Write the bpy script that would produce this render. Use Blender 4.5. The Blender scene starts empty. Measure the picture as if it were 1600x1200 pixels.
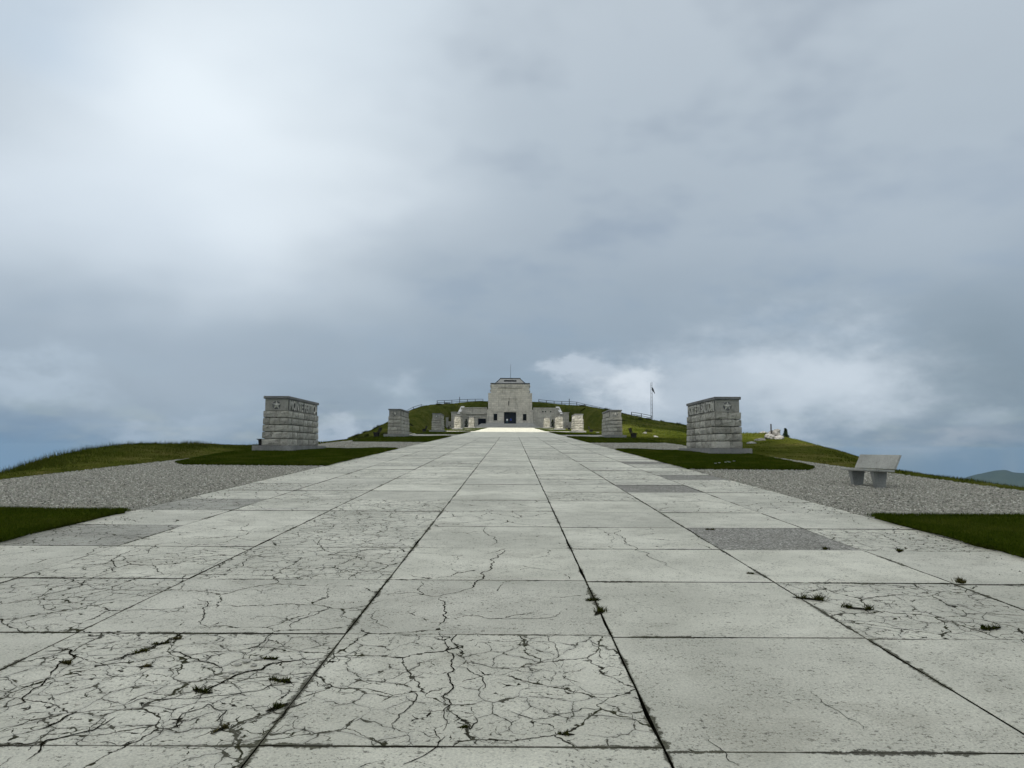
import bpy, bmesh, math, random
import numpy as np
from mathutils import Matrix, Vector, Euler

random.seed(7)
rng = np.random.default_rng(11)
S = bpy.context.scene
C = S.collection
R = math.radians

# ------------------------------------------------------------------ camera
F = 1150.0                      # focal length in pixels of a 1600 px wide frame
EYE = 1.6
SL = 0.0348                     # the promenade climbs 3.5 %
cam_d = bpy.data.cameras.new('camera')
cam_d.sensor_width = 36.0
cam_d.lens = F / 1600.0 * 36.0
cam_d.clip_start = 0.05
cam_d.clip_end = 60000.0
cam = bpy.data.objects.new('camera', cam_d)
C.objects.link(cam)
PITCH = math.atan(100.0 / F)
CAMROT = Matrix.Rotation(math.pi / 2 + PITCH, 3, 'X') @ Matrix.Rotation(R(0.25), 3, 'Z')
cam.matrix_world = Matrix.Translation((0, 0, EYE)) @ CAMROT.to_4x4()
S.camera = cam

# ------------------------------------------------------------------ sky
SUN_DIR = Vector((-0.42, -0.58, 0.70)).normalized()     # towards the sun: behind and left, high
SUN_EL = math.asin(SUN_DIR.z)
world = bpy.data.worlds.new('World')
S.world = world
world.use_nodes = True


class NT:
    """small helper for building node trees"""
    def __init__(self, tree):
        self.t = tree
        tree.nodes.clear()

    def n(self, kind, **kw):
        nd = self.t.nodes.new(kind)
        for k, v in kw.items():
            setattr(nd, k, v)
        return nd

    def put(self, sock, v):
        if isinstance(v, bpy.types.NodeSocket):
            self.t.links.new(v, sock)
        elif v is not None:
            if sock.type == 'RGBA' and len(v) == 3:
                v = (*v, 1.0)
            sock.default_value = v

    def m(self, op, a, b=None, c=None, clamp=False):
        nd = self.n('ShaderNodeMath', operation=op, use_clamp=clamp)
        self.put(nd.inputs[0], a)
        self.put(nd.inputs[1], b)
        self.put(nd.inputs[2], c)
        return nd.outputs[0]

    def v(self, op, a, b=None, scale=None):
        nd = self.n('ShaderNodeVectorMath', operation=op)
        self.put(nd.inputs[0], a)
        self.put(nd.inputs[1], b)
        if scale is not None:
            self.put(nd.inputs['Scale'], scale)
        return nd.outputs['Value'] if op in ('LENGTH', 'DOT_PRODUCT', 'DISTANCE') else nd.outputs[0]

    def mix(self, f, a, b, blend='MIX'):
        nd = self.n('ShaderNodeMix', data_type='RGBA', blend_type=blend)
        nd.clamp_factor = True
        self.put(nd.inputs[0], f)
        self.put(nd.inputs[6], a)
        self.put(nd.inputs[7], b)
        return nd.outputs[2]

    def noise(self, vec, scale, detail=3.0, rough=0.55, dist=0.0, out='Fac'):
        nd = self.n('ShaderNodeTexNoise')
        self.put(nd.inputs['Vector'], vec)
        nd.inputs['Scale'].default_value = scale
        nd.inputs['Detail'].default_value = detail
        nd.inputs['Roughness'].default_value = rough
        nd.inputs['Distortion'].default_value = dist
        return nd.outputs[out]

    def voro(self, vec, scale, feature='F1', out='Distance', rand=1.0, dims='3D'):
        nd = self.n('ShaderNodeTexVoronoi', feature=feature, voronoi_dimensions=dims)
        self.put(nd.inputs['Vector'], vec)
        nd.inputs['Scale'].default_value = scale
        nd.inputs['Randomness'].default_value = rand
        return nd.outputs[out]

    def rng(self, v, a, b, c=0.0, d=1.0, smooth=True):
        nd = self.n('ShaderNodeMapRange')
        nd.interpolation_type = 'SMOOTHSTEP' if smooth else 'LINEAR'
        nd.clamp = True
        self.put(nd.inputs[0], v)
        for i, q in enumerate((a, b, c, d)):
            self.put(nd.inputs[1 + i], q)
        return nd.outputs[0]

    def ramp(self, v, stops):
        nd = self.n('ShaderNodeValToRGB')
        el = nd.color_ramp.elements
        while len(el) < len(stops):
            el.new(0.5)
        for e, (p, c) in zip(el, stops):
            e.position = p
            e.color = (*c, 1.0)
        self.put(nd.inputs[0], v)
        return nd.outputs[0]


def pixel_dir(px, py):
    return (CAMROT @ Vector(((px - 800) / F, (600 - py) / F, -1.0))).normalized()


def build_sky():
    g = NT(world.node_tree)
    tc = g.n('ShaderNodeTexCoord')
    d = tc.outputs['Generated']
    sep = g.n('ShaderNodeSeparateXYZ')
    g.put(sep.inputs[0], d)
    X, Y, Z = sep.outputs
    # clouds seen as a layer: stretch towards the horizon
    flat = g.n('ShaderNodeCombineXYZ')
    den = g.m('ADD', g.m('MAXIMUM', Z, 0.0), 0.22)
    g.put(flat.inputs[0], g.m('DIVIDE', X, den))
    g.put(flat.inputs[1], g.m('DIVIDE', Y, den))
    layer = flat.outputs[0]
    stretch = g.v('MULTIPLY', d, (1.0, 1.0, 2.0))
    w1 = g.noise(stretch, 4.0, 2.5, 0.5)
    w2 = g.noise(g.v('ADD', stretch, (3.1, 7.7, 1.3)), 4.0, 2.5, 0.5)
    f1 = g.noise(g.v('ADD', stretch, (9.1, 2.7, 5.3)), 16.0, 5.0, 0.6)
    el = g.m('ARCSINE', Z)
    az = g.m('ARCTAN2', X, Y)
    warp = 0.16
    elw = g.m('ADD', el, g.m('MULTIPLY', g.m('SUBTRACT', w1, 0.5), warp))
    azw = g.m('ADD', az, g.m('MULTIPLY', g.m('SUBTRACT', w2, 0.5), warp * 1.6))
    elw2 = g.m('ADD', elw, g.m('MULTIPLY', g.m('SUBTRACT', f1, 0.5), 0.10))
    f2 = g.noise(g.v('ADD', stretch, (1.9, 5.2, 8.8)), 18.0, 6.0, 0.62)
    azw2 = g.m('ADD', azw, g.m('MULTIPLY', g.m('SUBTRACT', f2, 0.5), 0.13))
    # overcast: dim at the horizon, two to three times brighter overhead
    base = g.ramp(g.rng(g.m('ADD', el, g.m('MULTIPLY', g.m('SUBTRACT', w1, 0.5), 0.05)), -0.15, 1.45, smooth=False), [
        (0.0, (0.13, 0.215, 0.32)), (0.075, (0.14, 0.225, 0.33)), (0.10, (0.20, 0.285, 0.38)), (0.13, (0.25, 0.33, 0.415)),
        (0.17, (0.29, 0.37, 0.455)), (0.25, (0.385, 0.46, 0.54)), (0.345, (0.45, 0.525, 0.60)),
        (0.45, (0.50, 0.57, 0.64)), (0.70, (0.80, 0.86, 0.92)), (1.0, (1.0, 1.04, 1.08))])
    big = g.noise(layer, 1.1, 4.0, 0.55)
    fine = g.noise(layer, 3.0, 3.5, 0.55)
    low = g.noise(g.v('MULTIPLY', d, (1.0, 1.0, 2.2)), 10.0, 5.0, 0.6)
    k = g.m('ADD', g.m('MULTIPLY', g.m('SUBTRACT', big, 0.5), 0.12), g.m('MULTIPLY', g.m('SUBTRACT', fine, 0.5), 0.06))
    lowk = g.m('MULTIPLY', g.m('SUBTRACT', low, 0.5), g.rng(el, 0.0, 0.26, 0.42, 0.0))
    k = g.m('ADD', g.m('ADD', k, lowk), 1.0)
    col = g.v('SCALE', base, scale=k)
    sky = g.n('ShaderNodeTexSky', sky_type='NISHITA')
    sky.sun_disc = False
    sky.sun_elevation = SUN_EL
    sky.sun_rotation = math.atan2(SUN_DIR.x, SUN_DIR.y)
    sky.altitude = 1700.0
    clear = g.v('SCALE', sky.outputs[0], scale=0.07)
    # thin cover low on the left lets blue sky through
    gap = g.m('MULTIPLY', g.rng(fine, 0.45, 0.7), 0.25)
    col = g.mix(gap, col, clear)

    def blob(px, py, rx, ry, strength, colour, e=None, sharp=False):
        nonlocal col
        v = pixel_dir(px, py)
        a0, e0 = math.atan2(v.x, v.y), math.asin(v.z)
        qa = g.m('DIVIDE', g.m('SUBTRACT', azw if e is None else azw2, a0), rx / F)
        qe = g.m('DIVIDE', g.m('SUBTRACT', e or elw, e0), ry / F)
        q = g.m('ADD', g.m('MULTIPLY', qa, qa), g.m('MULTIPLY', qe, qe))
        gs = g.m('POWER', 2.71828, g.m('MULTIPLY', q, -1.0))
        if sharp:
            gs = g.rng(gs, 0.0, 0.95)
        col = g.mix(g.m('MULTIPLY', gs, strength), col, colour)

    white = (0.80, 0.90, 0.98)
    pale = (0.62, 0.70, 0.79)
    blob(340, 180, 270, 260, 1.0, (0.86, 0.94, 1.0))
    blob(190, 360, 240, 150, 0.7, (0.70, 0.79, 0.88))
    blob(560, 40, 220, 140, 0.6, (0.68, 0.77, 0.85))
    blob(60, 30, 130, 70, 0.5, (0.50, 0.62, 0.76))
    blob(1500, 330, 260, 80, 0.35, (0.50, 0.58, 0.66))
    blob(700, 545, 420, 50, 0.4, (0.30, 0.385, 0.475))
    blob(200, 540, 330, 50, 0.45, (0.29, 0.37, 0.46))
    blob(1560, 580, 240, 110, 0.75, (0.225, 0.295, 0.355))
    blob(1235, 568, 120, 62, 0.85, (0.68, 0.76, 0.84), elw2)
    blob(1150, 600, 160, 50, 0.6, (0.55, 0.63, 0.71), elw2)
    blob(1010, 640, 120, 60, 0.6, (0.52, 0.60, 0.69), elw2)
    blob(950, 618, 62, 28, 0.75, (0.70, 0.77, 0.84), elw2)
    blob(985, 600, 34, 20, 0.55, (0.74, 0.81, 0.88), elw2)
    blob(872, 592, 46, 22, 0.7, (0.56, 0.64, 0.73), elw2, True)
    blob(600, 592, 34, 24, 0.55, (0.48, 0.57, 0.66), elw2)
    blob(40, 600, 85, 34, 0.6, (0.50, 0.60, 0.70), elw2)
    blob(800, 480, 620, 90, 0.25, (0.31, 0.395, 0.48))
    blob(330, 645, 70, 18, 0.45, (0.44, 0.53, 0.62), elw2)
    blob(600, 640, 60, 22, 0.35, (0.42, 0.51, 0.60), elw2)
    blob(540, 680, 70, 22, 0.6, (0.56, 0.64, 0.73), elw2)
    blob(250, 672, 70, 16, 0.5, (0.48, 0.57, 0.67), elw2)
    blob(1455, 704, 110, 20, 0.55, (0.42, 0.47, 0.53), elw2)
    blob(1510, 655, 45, 22, 0.45, (0.45, 0.53, 0.61), elw2)
    blob(1400, 745, 320, 24, 0.6, (0.135, 0.215, 0.30))
    blob(20, 715, 200, 34, 0.8, (0.16, 0.28, 0.44))
    bg = g.n('ShaderNodeBackground')
    g.put(bg.inputs[0], col)
    bg.inputs[1].default_value = 1.0
    out = g.n('ShaderNodeOutputWorld')
    g.t.links.new(bg.outputs[0], out.inputs[0])
    world.cycles.sampling_method = 'MANUAL'
    world.cycles.sample_map_resolution = 512


build_sky()

# ------------------------------------------------------------------ sun, exposure
sun_d = bpy.data.lights.new('sun', 'SUN')
sun_d.energy = 5.0
sun_d.angle = R(0.6)
sun_d.color = (1.0, 0.95, 0.87)
sun = bpy.data.objects.new('sun', sun_d)
sun.rotation_euler = SUN_DIR.to_track_quat('Z', 'Y').to_euler()
sun.location = SUN_DIR * 300
C.objects.link(sun)
S.view_settings.view_transform = 'Standard'
S.view_settings.look = 'None'
S.view_settings.gamma = 1.0
S.view_settings.exposure = 0.0
S.view_settings.use_curve_mapping = False
S.render.engine = 'CYCLES'
S.cycles.max_bounces = 5
S.cycles.diffuse_bounces = 4
S.cycles.glossy_bounces = 2
S.cycles.transmission_bounces = 4
S.cycles.volume_bounces = 1
S.cycles.use_denoising = True


# ------------------------------------------------------------------ object helpers
def tag(o, label=None, cat=None, group=None, kind=None):
    if label: o['label'] = label
    if cat: o['category'] = cat
    if group: o['group'] = group
    if kind: o['kind'] = kind
    return o


def empty(name, loc, rz=0.0, label=None, cat=None, group=None):
    o = bpy.data.objects.new(name, None)
    o.empty_display_size = 0.3
    o.location = loc
    o.rotation_euler = (0, 0, rz)
    C.objects.link(o)
    return tag(o, label, cat, group)


def link(name, me, mat=None, parent=None, loc=None):
    if mat is not None and not me.materials:
        me.materials.append(mat)
    o = bpy.data.objects.new(name, me)
    C.objects.link(o)
    if parent is not None:
        o.parent = parent
    if loc is not None:
        o.location = loc
    return o


def mesh_np(name, verts, faces, smooth=False):
    """verts (n,3) float array, faces (m,k) int array"""
    verts = np.asarray(verts, np.float32)
    faces = np.asarray(faces, np.int32)
    me = bpy.data.meshes.new(name)
    k = faces.shape[1]
    me.vertices.add(len(verts))
    me.vertices.foreach_set('co', verts.ravel())
    me.loops.add(faces.size)
    me.loops.foreach_set('vertex_index', faces.ravel())
    me.polygons.add(len(faces))
    me.polygons.foreach_set('loop_start', np.arange(len(faces), dtype=np.int32) * k)
    me.polygons.foreach_set('use_smooth', np.full(len(faces), smooth))
    me.update(calc_edges=True)
    return me


class MB:
    """collects boxes, prisms, tubes into one mesh"""
    def __init__(self):
        self.v, self.f = [], []

    def box(self, x0, x1, y0, y1, z0, z1):
        b = len(self.v)
        self.v += [(x, y, z) for z in (z0, z1) for y in (y0, y1) for x in (x0, x1)]
        for q in ((0, 2, 3, 1), (4, 5, 7, 6), (0, 1, 5, 4), (2, 6, 7, 3), (0, 4, 6, 2), (1, 3, 7, 5)):
            self.f.append(tuple(b + i for i in q))
        return self

    def hull(self, bottom, top):
        """two matching rings of points"""
        b, n = len(self.v), len(bottom)
        self.v += list(bottom) + list(top)
        self.f.append(tuple(b + i for i in reversed(range(n))))
        self.f.append(tuple(b + n + i for i in range(n)))
        for i in range(n):
            j = (i + 1) % n
            self.f.append((b + i, b + j, b + n + j, b + n + i))
        return self

    def tube(self, p, q, r0, r1=None, n=6):
        p, q = Vector(p), Vector(q)
        r1 = r0 if r1 is None else r1
        d = (q - p).normalized()
        a = d.orthogonal().normalized()
        c = d.cross(a)
        ring = lambda o, r: [tuple(o + (a * math.cos(2 * math.pi * i / n) + c * math.sin(2 * math.pi * i / n)) * r) for i in range(n)]
        return self.hull(ring(p, r0), ring(q, r1))

    def build(self, name, mat, parent=None, bevel=0.0, loc=None):
        me = bpy.data.meshes.new(name)
        me.from_pydata([tuple(v) for v in self.v], [], self.f)
        bm = bmesh.new()
        bm.from_mesh(me)
        bmesh.ops.recalc_face_normals(bm, faces=bm.faces)
        if bevel > 0:
            bmesh.ops.bevel(bm, geom=list(bm.edges), offset=bevel, segments=1, affect='EDGES')
        bm.to_mesh(me)
        bm.free()
        return link(name, me, mat, parent, loc)


# ------------------------------------------------------------------ materials
def new_mat(name, rough=0.85, spec=0.3):
    m = bpy.data.materials.new(name)
    m.use_nodes = True
    g = NT(m.node_tree)
    b = g.n('ShaderNodeBsdfPrincipled')
    b.inputs['Roughness'].default_value = rough
    b.inputs['Specular IOR Level'].default_value = spec
    o = g.n('ShaderNodeOutputMaterial')
    g.t.links.new(b.outputs[0], o.inputs[0])
    return m, g, b


def bump(g, b, h, strength, dist):
    nd = g.n('ShaderNodeBump')
    nd.inputs['Strength'].default_value = strength
    nd.inputs['Distance'].default_value = dist
    g.put(nd.inputs['Height'], h)
    g.t.links.new(nd.outputs[0], b.inputs['Normal'])


def mat_slab():
    m, g, b = new_mat('weathered_slab', 0.62, 0.5)
    pos = g.n('ShaderNodeNewGeometry').outputs['Position']
    at = lambda nm: (lambda nd: nd.outputs['Fac'])(g.n('ShaderNodeAttribute', attribute_type='OBJECT', attribute_name=nm))
    crack, tone = at('crack'), at('tone')
    flat = g.v('MULTIPLY', pos, (1.0, 1.0, 0.0))
    blot = g.noise(flat, 0.55, 4.0, 0.6)
    mid = g.noise(flat, 3.2, 4.0, 0.6)
    grain = g.noise(flat, 70.0, 3.0, 0.7)
    sp = g.noise(flat, 26.0, 3.0, 0.75)
    col = g.mix(g.rng(blot, 0.3, 0.7), (0.455, 0.447, 0.36), (0.645, 0.632, 0.52))
    stain = g.noise(g.v('ADD', flat, (17.0, 3.0, 0.0)), 0.9, 6.0, 0.68)
    col = g.mix(g.m('MULTIPLY', g.rng(stain, 0.52, 0.68), 0.38), col, (0.30, 0.285, 0.215))
    col = g.mix(g.m('MULTIPLY', g.rng(mid, 0.45, 0.75), 0.35), col, (0.36, 0.352, 0.28))
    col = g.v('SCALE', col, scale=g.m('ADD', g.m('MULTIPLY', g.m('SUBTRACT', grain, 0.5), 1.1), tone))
    # pits and dark lichen specks
    sp2 = g.noise(g.v('ADD', flat, (7.0, 3.0, 0.0)), 55.0, 2.0, 0.7)
    pit = g.m('MULTIPLY', g.m('MAXIMUM', g.rng(sp, 0.565, 0.65), g.m('MULTIPLY', g.rng(sp2, 0.58, 0.68), 0.8)), g.rng(mid, 0.34, 0.6, 0.2, 0.85))
    col = g.mix(pit, col, (0.13, 0.13, 0.11))
    # cracks: warped cells, broken up by noise, dirt-filled
    wv = g.n('ShaderNodeTexNoise')
    g.put(wv.inputs['Vector'], flat)
    wv.inputs['Scale'].default_value = 2.4
    wv.inputs['Detail'].default_value = 3.0
    wv.inputs['Roughness'].default_value = 0.5
    off = g.v('SCALE', g.v('SUBTRACT', wv.outputs['Color'], (0.5, 0.5, 0.5)), scale=0.30)
    jag = g.n('ShaderNodeTexNoise')
    g.put(jag.inputs['Vector'], flat)
    jag.inputs['Scale'].default_value = 17.0
    jag.inputs['Detail'].default_value = 2.0
    off = g.v('ADD', off, g.v('SCALE', g.v('SUBTRACT', jag.outputs['Color'], (0.5, 0.5, 0.5)), scale=0.045))
    wp = g.v('MULTIPLY', g.v('ADD', flat, off), (1.0, 1.0, 0.0))
    e1 = g.voro(wp, 1.55, 'DISTANCE_TO_EDGE', dims='2D')
    e2 = g.voro(g.v('ADD', wp, (4.3, 1.7, 0.0)), 4.1, 'DISTANCE_TO_EDGE', dims='2D')
    n1 = g.noise(flat, 1.7, 3.0, 0.6)
    n2 = g.noise(g.v('ADD', flat, (13.0, 5.0, 0.0)), 2.1, 3.0, 0.6)
    n3 = g.noise(g.v('ADD', flat, (31.0, 9.0, 0.0)), 7.0, 3.0, 0.6)
    s1 = g.rng(g.m('ADD', n1, g.m('MULTIPLY', g.m('SUBTRACT', crack, 0.42), 0.45)), 0.47, 0.64)
    s2 = g.rng(g.m('ADD', n2, g.m('MULTIPLY', g.m('SUBTRACT', crack, 0.66), 0.6)), 0.47, 0.66)
    nh = g.noise(g.v('ADD', flat, (3.0, 17.0, 0.0)), 15.0, 3.0, 0.65)
    clump = g.rng(nh, 0.52, 0.68, 1.0, 5.0)          # moss and spalling widen a crack here and there
    wid1 = g.m('MULTIPLY', g.m('MULTIPLY', s1, g.rng(n3, 0.35, 0.75, 0.006, 0.021)), clump)
    wid2 = g.m('MULTIPLY', g.m('MULTIPLY', s2, g.rng(n3, 0.38, 0.75, 0.010, 0.030)), clump)
    e3 = g.voro(g.v('ADD', wp, (1.3, 8.7, 0.0)), 9.5, 'DISTANCE_TO_EDGE', dims='2D')
    s3 = g.m('MULTIPLY', g.rng(g.m('ADD', n1, g.m('MULTIPLY', g.m('SUBTRACT', crack, 0.72), 0.7)), 0.50, 0.66), g.rng(n3, 0.45, 0.62))
    wid3 = g.m('MULTIPLY', g.m('MULTIPLY', s3, 0.05), clump)
    c1 = g.m('SUBTRACT', 1.0, g.rng(g.m('DIVIDE', e1, g.m('ADD', wid1, 0.0004)), 0.45, 1.0))
    c2 = g.m('SUBTRACT', 1.0, g.rng(g.m('DIVIDE', e2, g.m('ADD', wid2, 0.0004)), 0.45, 1.0))
    c1 = g.m('MULTIPLY', c1, g.rng(s1, 0.02, 0.3))
    c2 = g.m('MULTIPLY', c2, g.rng(s2, 0.02, 0.3))
    c3 = g.m('SUBTRACT', 1.0, g.rng(g.m('DIVIDE', e3, g.m('ADD', wid3, 0.0004)), 0.45, 1.0))
    c3 = g.m('MULTIPLY', c3, g.rng(s3, 0.02, 0.3))
    # broken arrises: dirt and spalls creep in from the joints
    oc = g.n('ShaderNodeTexCoord').outputs['Object']
    so = g.n('ShaderNodeSeparateXYZ')
    g.put(so.inputs[0], oc)
    ed = g.m('MINIMUM', g.m('SUBTRACT', at('hw'), g.m('ABSOLUTE', so.outputs[0])), g.m('SUBTRACT', at('hl'), g.m('ABSOLUTE', so.outputs[1])))
    en = g.noise(g.v('ADD', flat, (23.0, 41.0, 0.0)), 13.0, 6.0, 0.78)
    eg = g.noise(g.v('ADD', flat, (53.0, 11.0, 0.0)), 1.3, 2.0, 0.5)
    reach = g.m('MULTIPLY', g.m('SUBTRACT', en, 0.40), g.rng(eg, 0.42, 0.66, 0.02, 0.20))
    ce = g.m('SUBTRACT', 1.0, g.rng(g.m('SUBTRACT', ed, reach), 0.0, 0.012))
    # stray spalls away from any crack
    sn = g.noise(g.v('MULTIPLY', g.v('ADD', flat, (71.0, 29.0, 0.0)), (1.0, 0.7, 1.0)), 9.0, 4.0, 0.7)
    spall = g.m('MULTIPLY', g.rng(sn, 0.66, 0.72), g.rng(n2, 0.42, 0.62))
    cr = g.m('MAXIMUM', g.m('MAXIMUM', g.m('MAXIMUM', c1, c2), c3), g.m('MAXIMUM', g.m('MULTIPLY', ce, 0.85), g.m('MULTIPLY', spall, 0.75)))
    dirt = g.mix(g.rng(n2, 0.4, 0.6), (0.022, 0.021, 0.015), (0.032, 0.033, 0.016))
    col = g.mix(g.m('MULTIPLY', cr, 0.97), col, dirt)
    # faint grime halo round the heavy cracking
    halo = g.m('MULTIPLY', g.m('SUBTRACT', 1.0, g.rng(e2, 0.0, 0.16)), g.m('MULTIPLY', s2, 0.28))
    col = g.mix(halo, col, (0.22, 0.215, 0.185))
    g.put(b.inputs['Base Color'], col)
    g.put(b.inputs['Specular IOR Level'], g.rng(g.m('ADD', cr, pit), 0.05, 0.5, 0.5, 0.0))
    g.put(b.inputs['Roughness'], g.rng(cr, 0.05, 0.5, 0.62, 1.0))
    h = g.m('SUBTRACT', g.m('ADD', g.m('MULTIPLY', grain, 0.25), g.m('MULTIPLY', mid, 0.3)), g.m('ADD', cr, g.m('MULTIPLY', pit, 0.5)))
    bump(g, b, h, 0.55, 0.012)
    return m


def mat_aggregate():
    m, g, b = new_mat('exposed_aggregate', 0.95, 0.15)
    pos = g.n('ShaderNodeNewGeometry').outputs['Position']
    c = g.voro(pos, 55.0, 'F1', 'Color')
    sep = g.n('ShaderNodeSeparateColor')
    g.put(sep.inputs[0], c)
    n = g.noise(pos, 2.0, 4.0)
    col = g.ramp(sep.outputs[0], [(0.0, (0.10, 0.097, 0.082)), (0.45, (0.26, 0.255, 0.222)), (0.8, (0.36, 0.352, 0.31)), (1.0, (0.56, 0.545, 0.49))])
    col = g.mix(g.m('MULTIPLY', g.rng(n, 0.4, 0.7), 0.35), col, (0.18, 0.175, 0.145))
    g.put(b.inputs['Base Color'], col)
    bump(g, b, sep.outputs[1], 0.9, 0.015)
    return m


def mat_gravel(stones=False):
    m, g, b = new_mat('gravel_stone' if stones else 'gravel_ground', 0.95, 0.15)
    if stones:
        pos = g.n('ShaderNodeNewGeometry').outputs['Position']
        rnd = g.noise(g.v('SCALE', pos, scale=1.0), 16.0, 1.0)
        col = g.ramp(g.rng(rnd, 0.25, 0.75, smooth=False), [(0.0, (0.10, 0.098, 0.08)), (0.35, (0.27, 0.265, 0.22)), (0.7, (0.41, 0.40, 0.34)), (1.0, (0.68, 0.66, 0.58))])
    else:
        pos = g.n('ShaderNodeNewGeometry').outputs['Position']
        c = g.voro(pos, 24.0, 'F1', 'Color')
        dd = g.voro(pos, 24.0, 'F1', 'Distance')
        sep = g.n('ShaderNodeSeparateColor')
        g.put(sep.inputs[0], c)
        n = g.noise(pos, 0.45, 5.0, 0.65)
        col = g.ramp(sep.outputs[0], [(0.0, (0.12, 0.117, 0.093)), (0.4, (0.28, 0.275, 0.225)), (0.75, (0.39, 0.38, 0.32)), (1.0, (0.62, 0.60, 0.52))])
        col = g.mix(g.m('MULTIPLY', g.rng(n, 0.42, 0.68), 0.5), col, (0.21, 0.205, 0.165))
        bump(g, b, g.m('SUBTRACT', 1.0, dd), 0.7, 0.03)
    g.put(b.inputs['Base Color'], col)
    return m


def mat_grass(name, cols, scale=1.0, fine=40.0):
    m, g, b = new_mat(name, 1.0, 0.0)
    pos = g.n('ShaderNodeNewGeometry').outputs['Position']
    n1 = g.noise(pos, 0.11 * scale, 5.0, 0.6)
    n2 = g.noise(pos, 0.9 * scale, 4.0, 0.65)
    n3 = g.noise(pos, fine, 2.0, 0.6)
    col = g.ramp(g.rng(g.m('ADD', g.m('MULTIPLY', n1, 0.62), g.m('MULTIPLY', n2, 0.38)), 0.36, 0.64, smooth=False),
                 [(i / (len(cols) - 1), c) for i, c in enumerate(cols)])
    col = g.v('SCALE', col, scale=g.rng(n3, 0.2, 0.8, 0.62, 1.4))
    g.put(b.inputs['Base Color'], col)
    bump(g, b, g.m('ADD', n3, n2), 0.7, 0.06)
    return m


def mat_stone(name, c0, c1, stain=0.5, joints=None, rough=0.9, streak=0.0):
    m, g, b = new_mat(name, rough, 0.2)
    pos = g.n('ShaderNodeNewGeometry').outputs['Position']
    at = g.n('ShaderNodeAttribute', attribute_type='OBJECT', attribute_name='tone').outputs['Fac']
    n1 = g.noise(pos, 1.3, 5.0, 0.62)
    n2 = g.noise(pos, 7.5, 4.0, 0.65)
    n3 = g.noise(pos, 45.0, 2.0, 0.6)
    col = g.mix(g.rng(n1, 0.32, 0.68), c0, c1)
    col = g.mix(g.m('MULTIPLY', g.rng(n2, 0.5, 0.74), stain), col, tuple(q * 0.38 for q in c0))
    if streak > 0:
        sv = g.v('MULTIPLY', pos, (1.4, 1.4, 0.13))
        st = g.noise(sv, 1.0, 5.0, 0.65)
        col = g.mix(g.m('MULTIPLY', g.rng(st, 0.52, 0.72), streak), col, tuple(q * 0.42 for q in c0))
    h = g.m('ADD', g.m('MULTIPLY', n2, 0.7), g.m('MULTIPLY', n3, 0.3))
    if joints:
        sp = g.n('ShaderNodeSeparateXYZ')
        g.put(sp.inputs[0], pos)
        cv = g.n('ShaderNodeCombineXYZ')
        g.put(cv.inputs[0], g.m('ADD', sp.outputs[0], sp.outputs[1]))
        g.put(cv.inputs[1], sp.outputs[2])
        br = g.n('ShaderNodeTexBrick')
        g.put(br.inputs['Vector'], cv.outputs[0])
        br.inputs['Scale'].default_value = 1.0
        br.inputs['Brick Width'].default_value = joints[0]
        br.inputs['Row Height'].default_value = joints[1]
        br.inputs['Mortar Size'].default_value = joints[2]
        br.inputs['Color1'].default_value = (0.86, 0.86, 0.86, 1)
        br.inputs['Color2'].default_value = (1.1, 1.1, 1.1, 1)
        br.inputs['Mortar'].default_value = (0.55, 0.55, 0.55, 1)
        col = g.mix(1.0, col, br.outputs['Color'], 'MULTIPLY')
        h = g.m('SUBTRACT', h, g.m('MULTIPLY', br.outputs['Fac'], 0.8))
    col = g.v('SCALE', col, scale=g.m('MULTIPLY', g.m('ADD', at, 1.0), g.rng(n3, 0.2, 0.8, 0.82, 1.18)))
    g.put(b.inputs['Base Color'], col)
    bump(g, b, h, 0.6, 0.03)
    return m


def mat_plain(name, c, rough=0.7, metal=0.0, var=0.25, scale=6.0):
    m, g, b = new_mat(name, rough, 0.3 if rough < 0.9 else 0.0)
    pos = g.n('ShaderNodeNewGeometry').outputs['Position']
    n = g.noise(pos, scale, 4.0, 0.6)
    g.put(b.inputs['Base Color'], g.v('SCALE', g.mix(0.0, c, c), scale=g.rng(n, 0.25, 0.75, 1 - var, 1 + var)))
    b.inputs['Metallic'].default_value = metal
    return m


def mat_blade(name, c0, c1, c2=None):
    m, g, b = new_mat(name, 1.0, 0.0)
    pos = g.n('ShaderNodeNewGeometry').outputs['Position']
    n1 = g.noise(pos, 23.0, 2.0)
    n2 = g.noise(pos, 0.7, 3.0)
    col = g.mix(g.rng(n1, 0.35, 0.65), c0, c1)
    if c2:
        col = g.mix(g.m('MULTIPLY', g.rng(n2, 0.45, 0.7), 0.6), col, c2)
    g.put(b.inputs['Base Color'], col)
    return m


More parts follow.
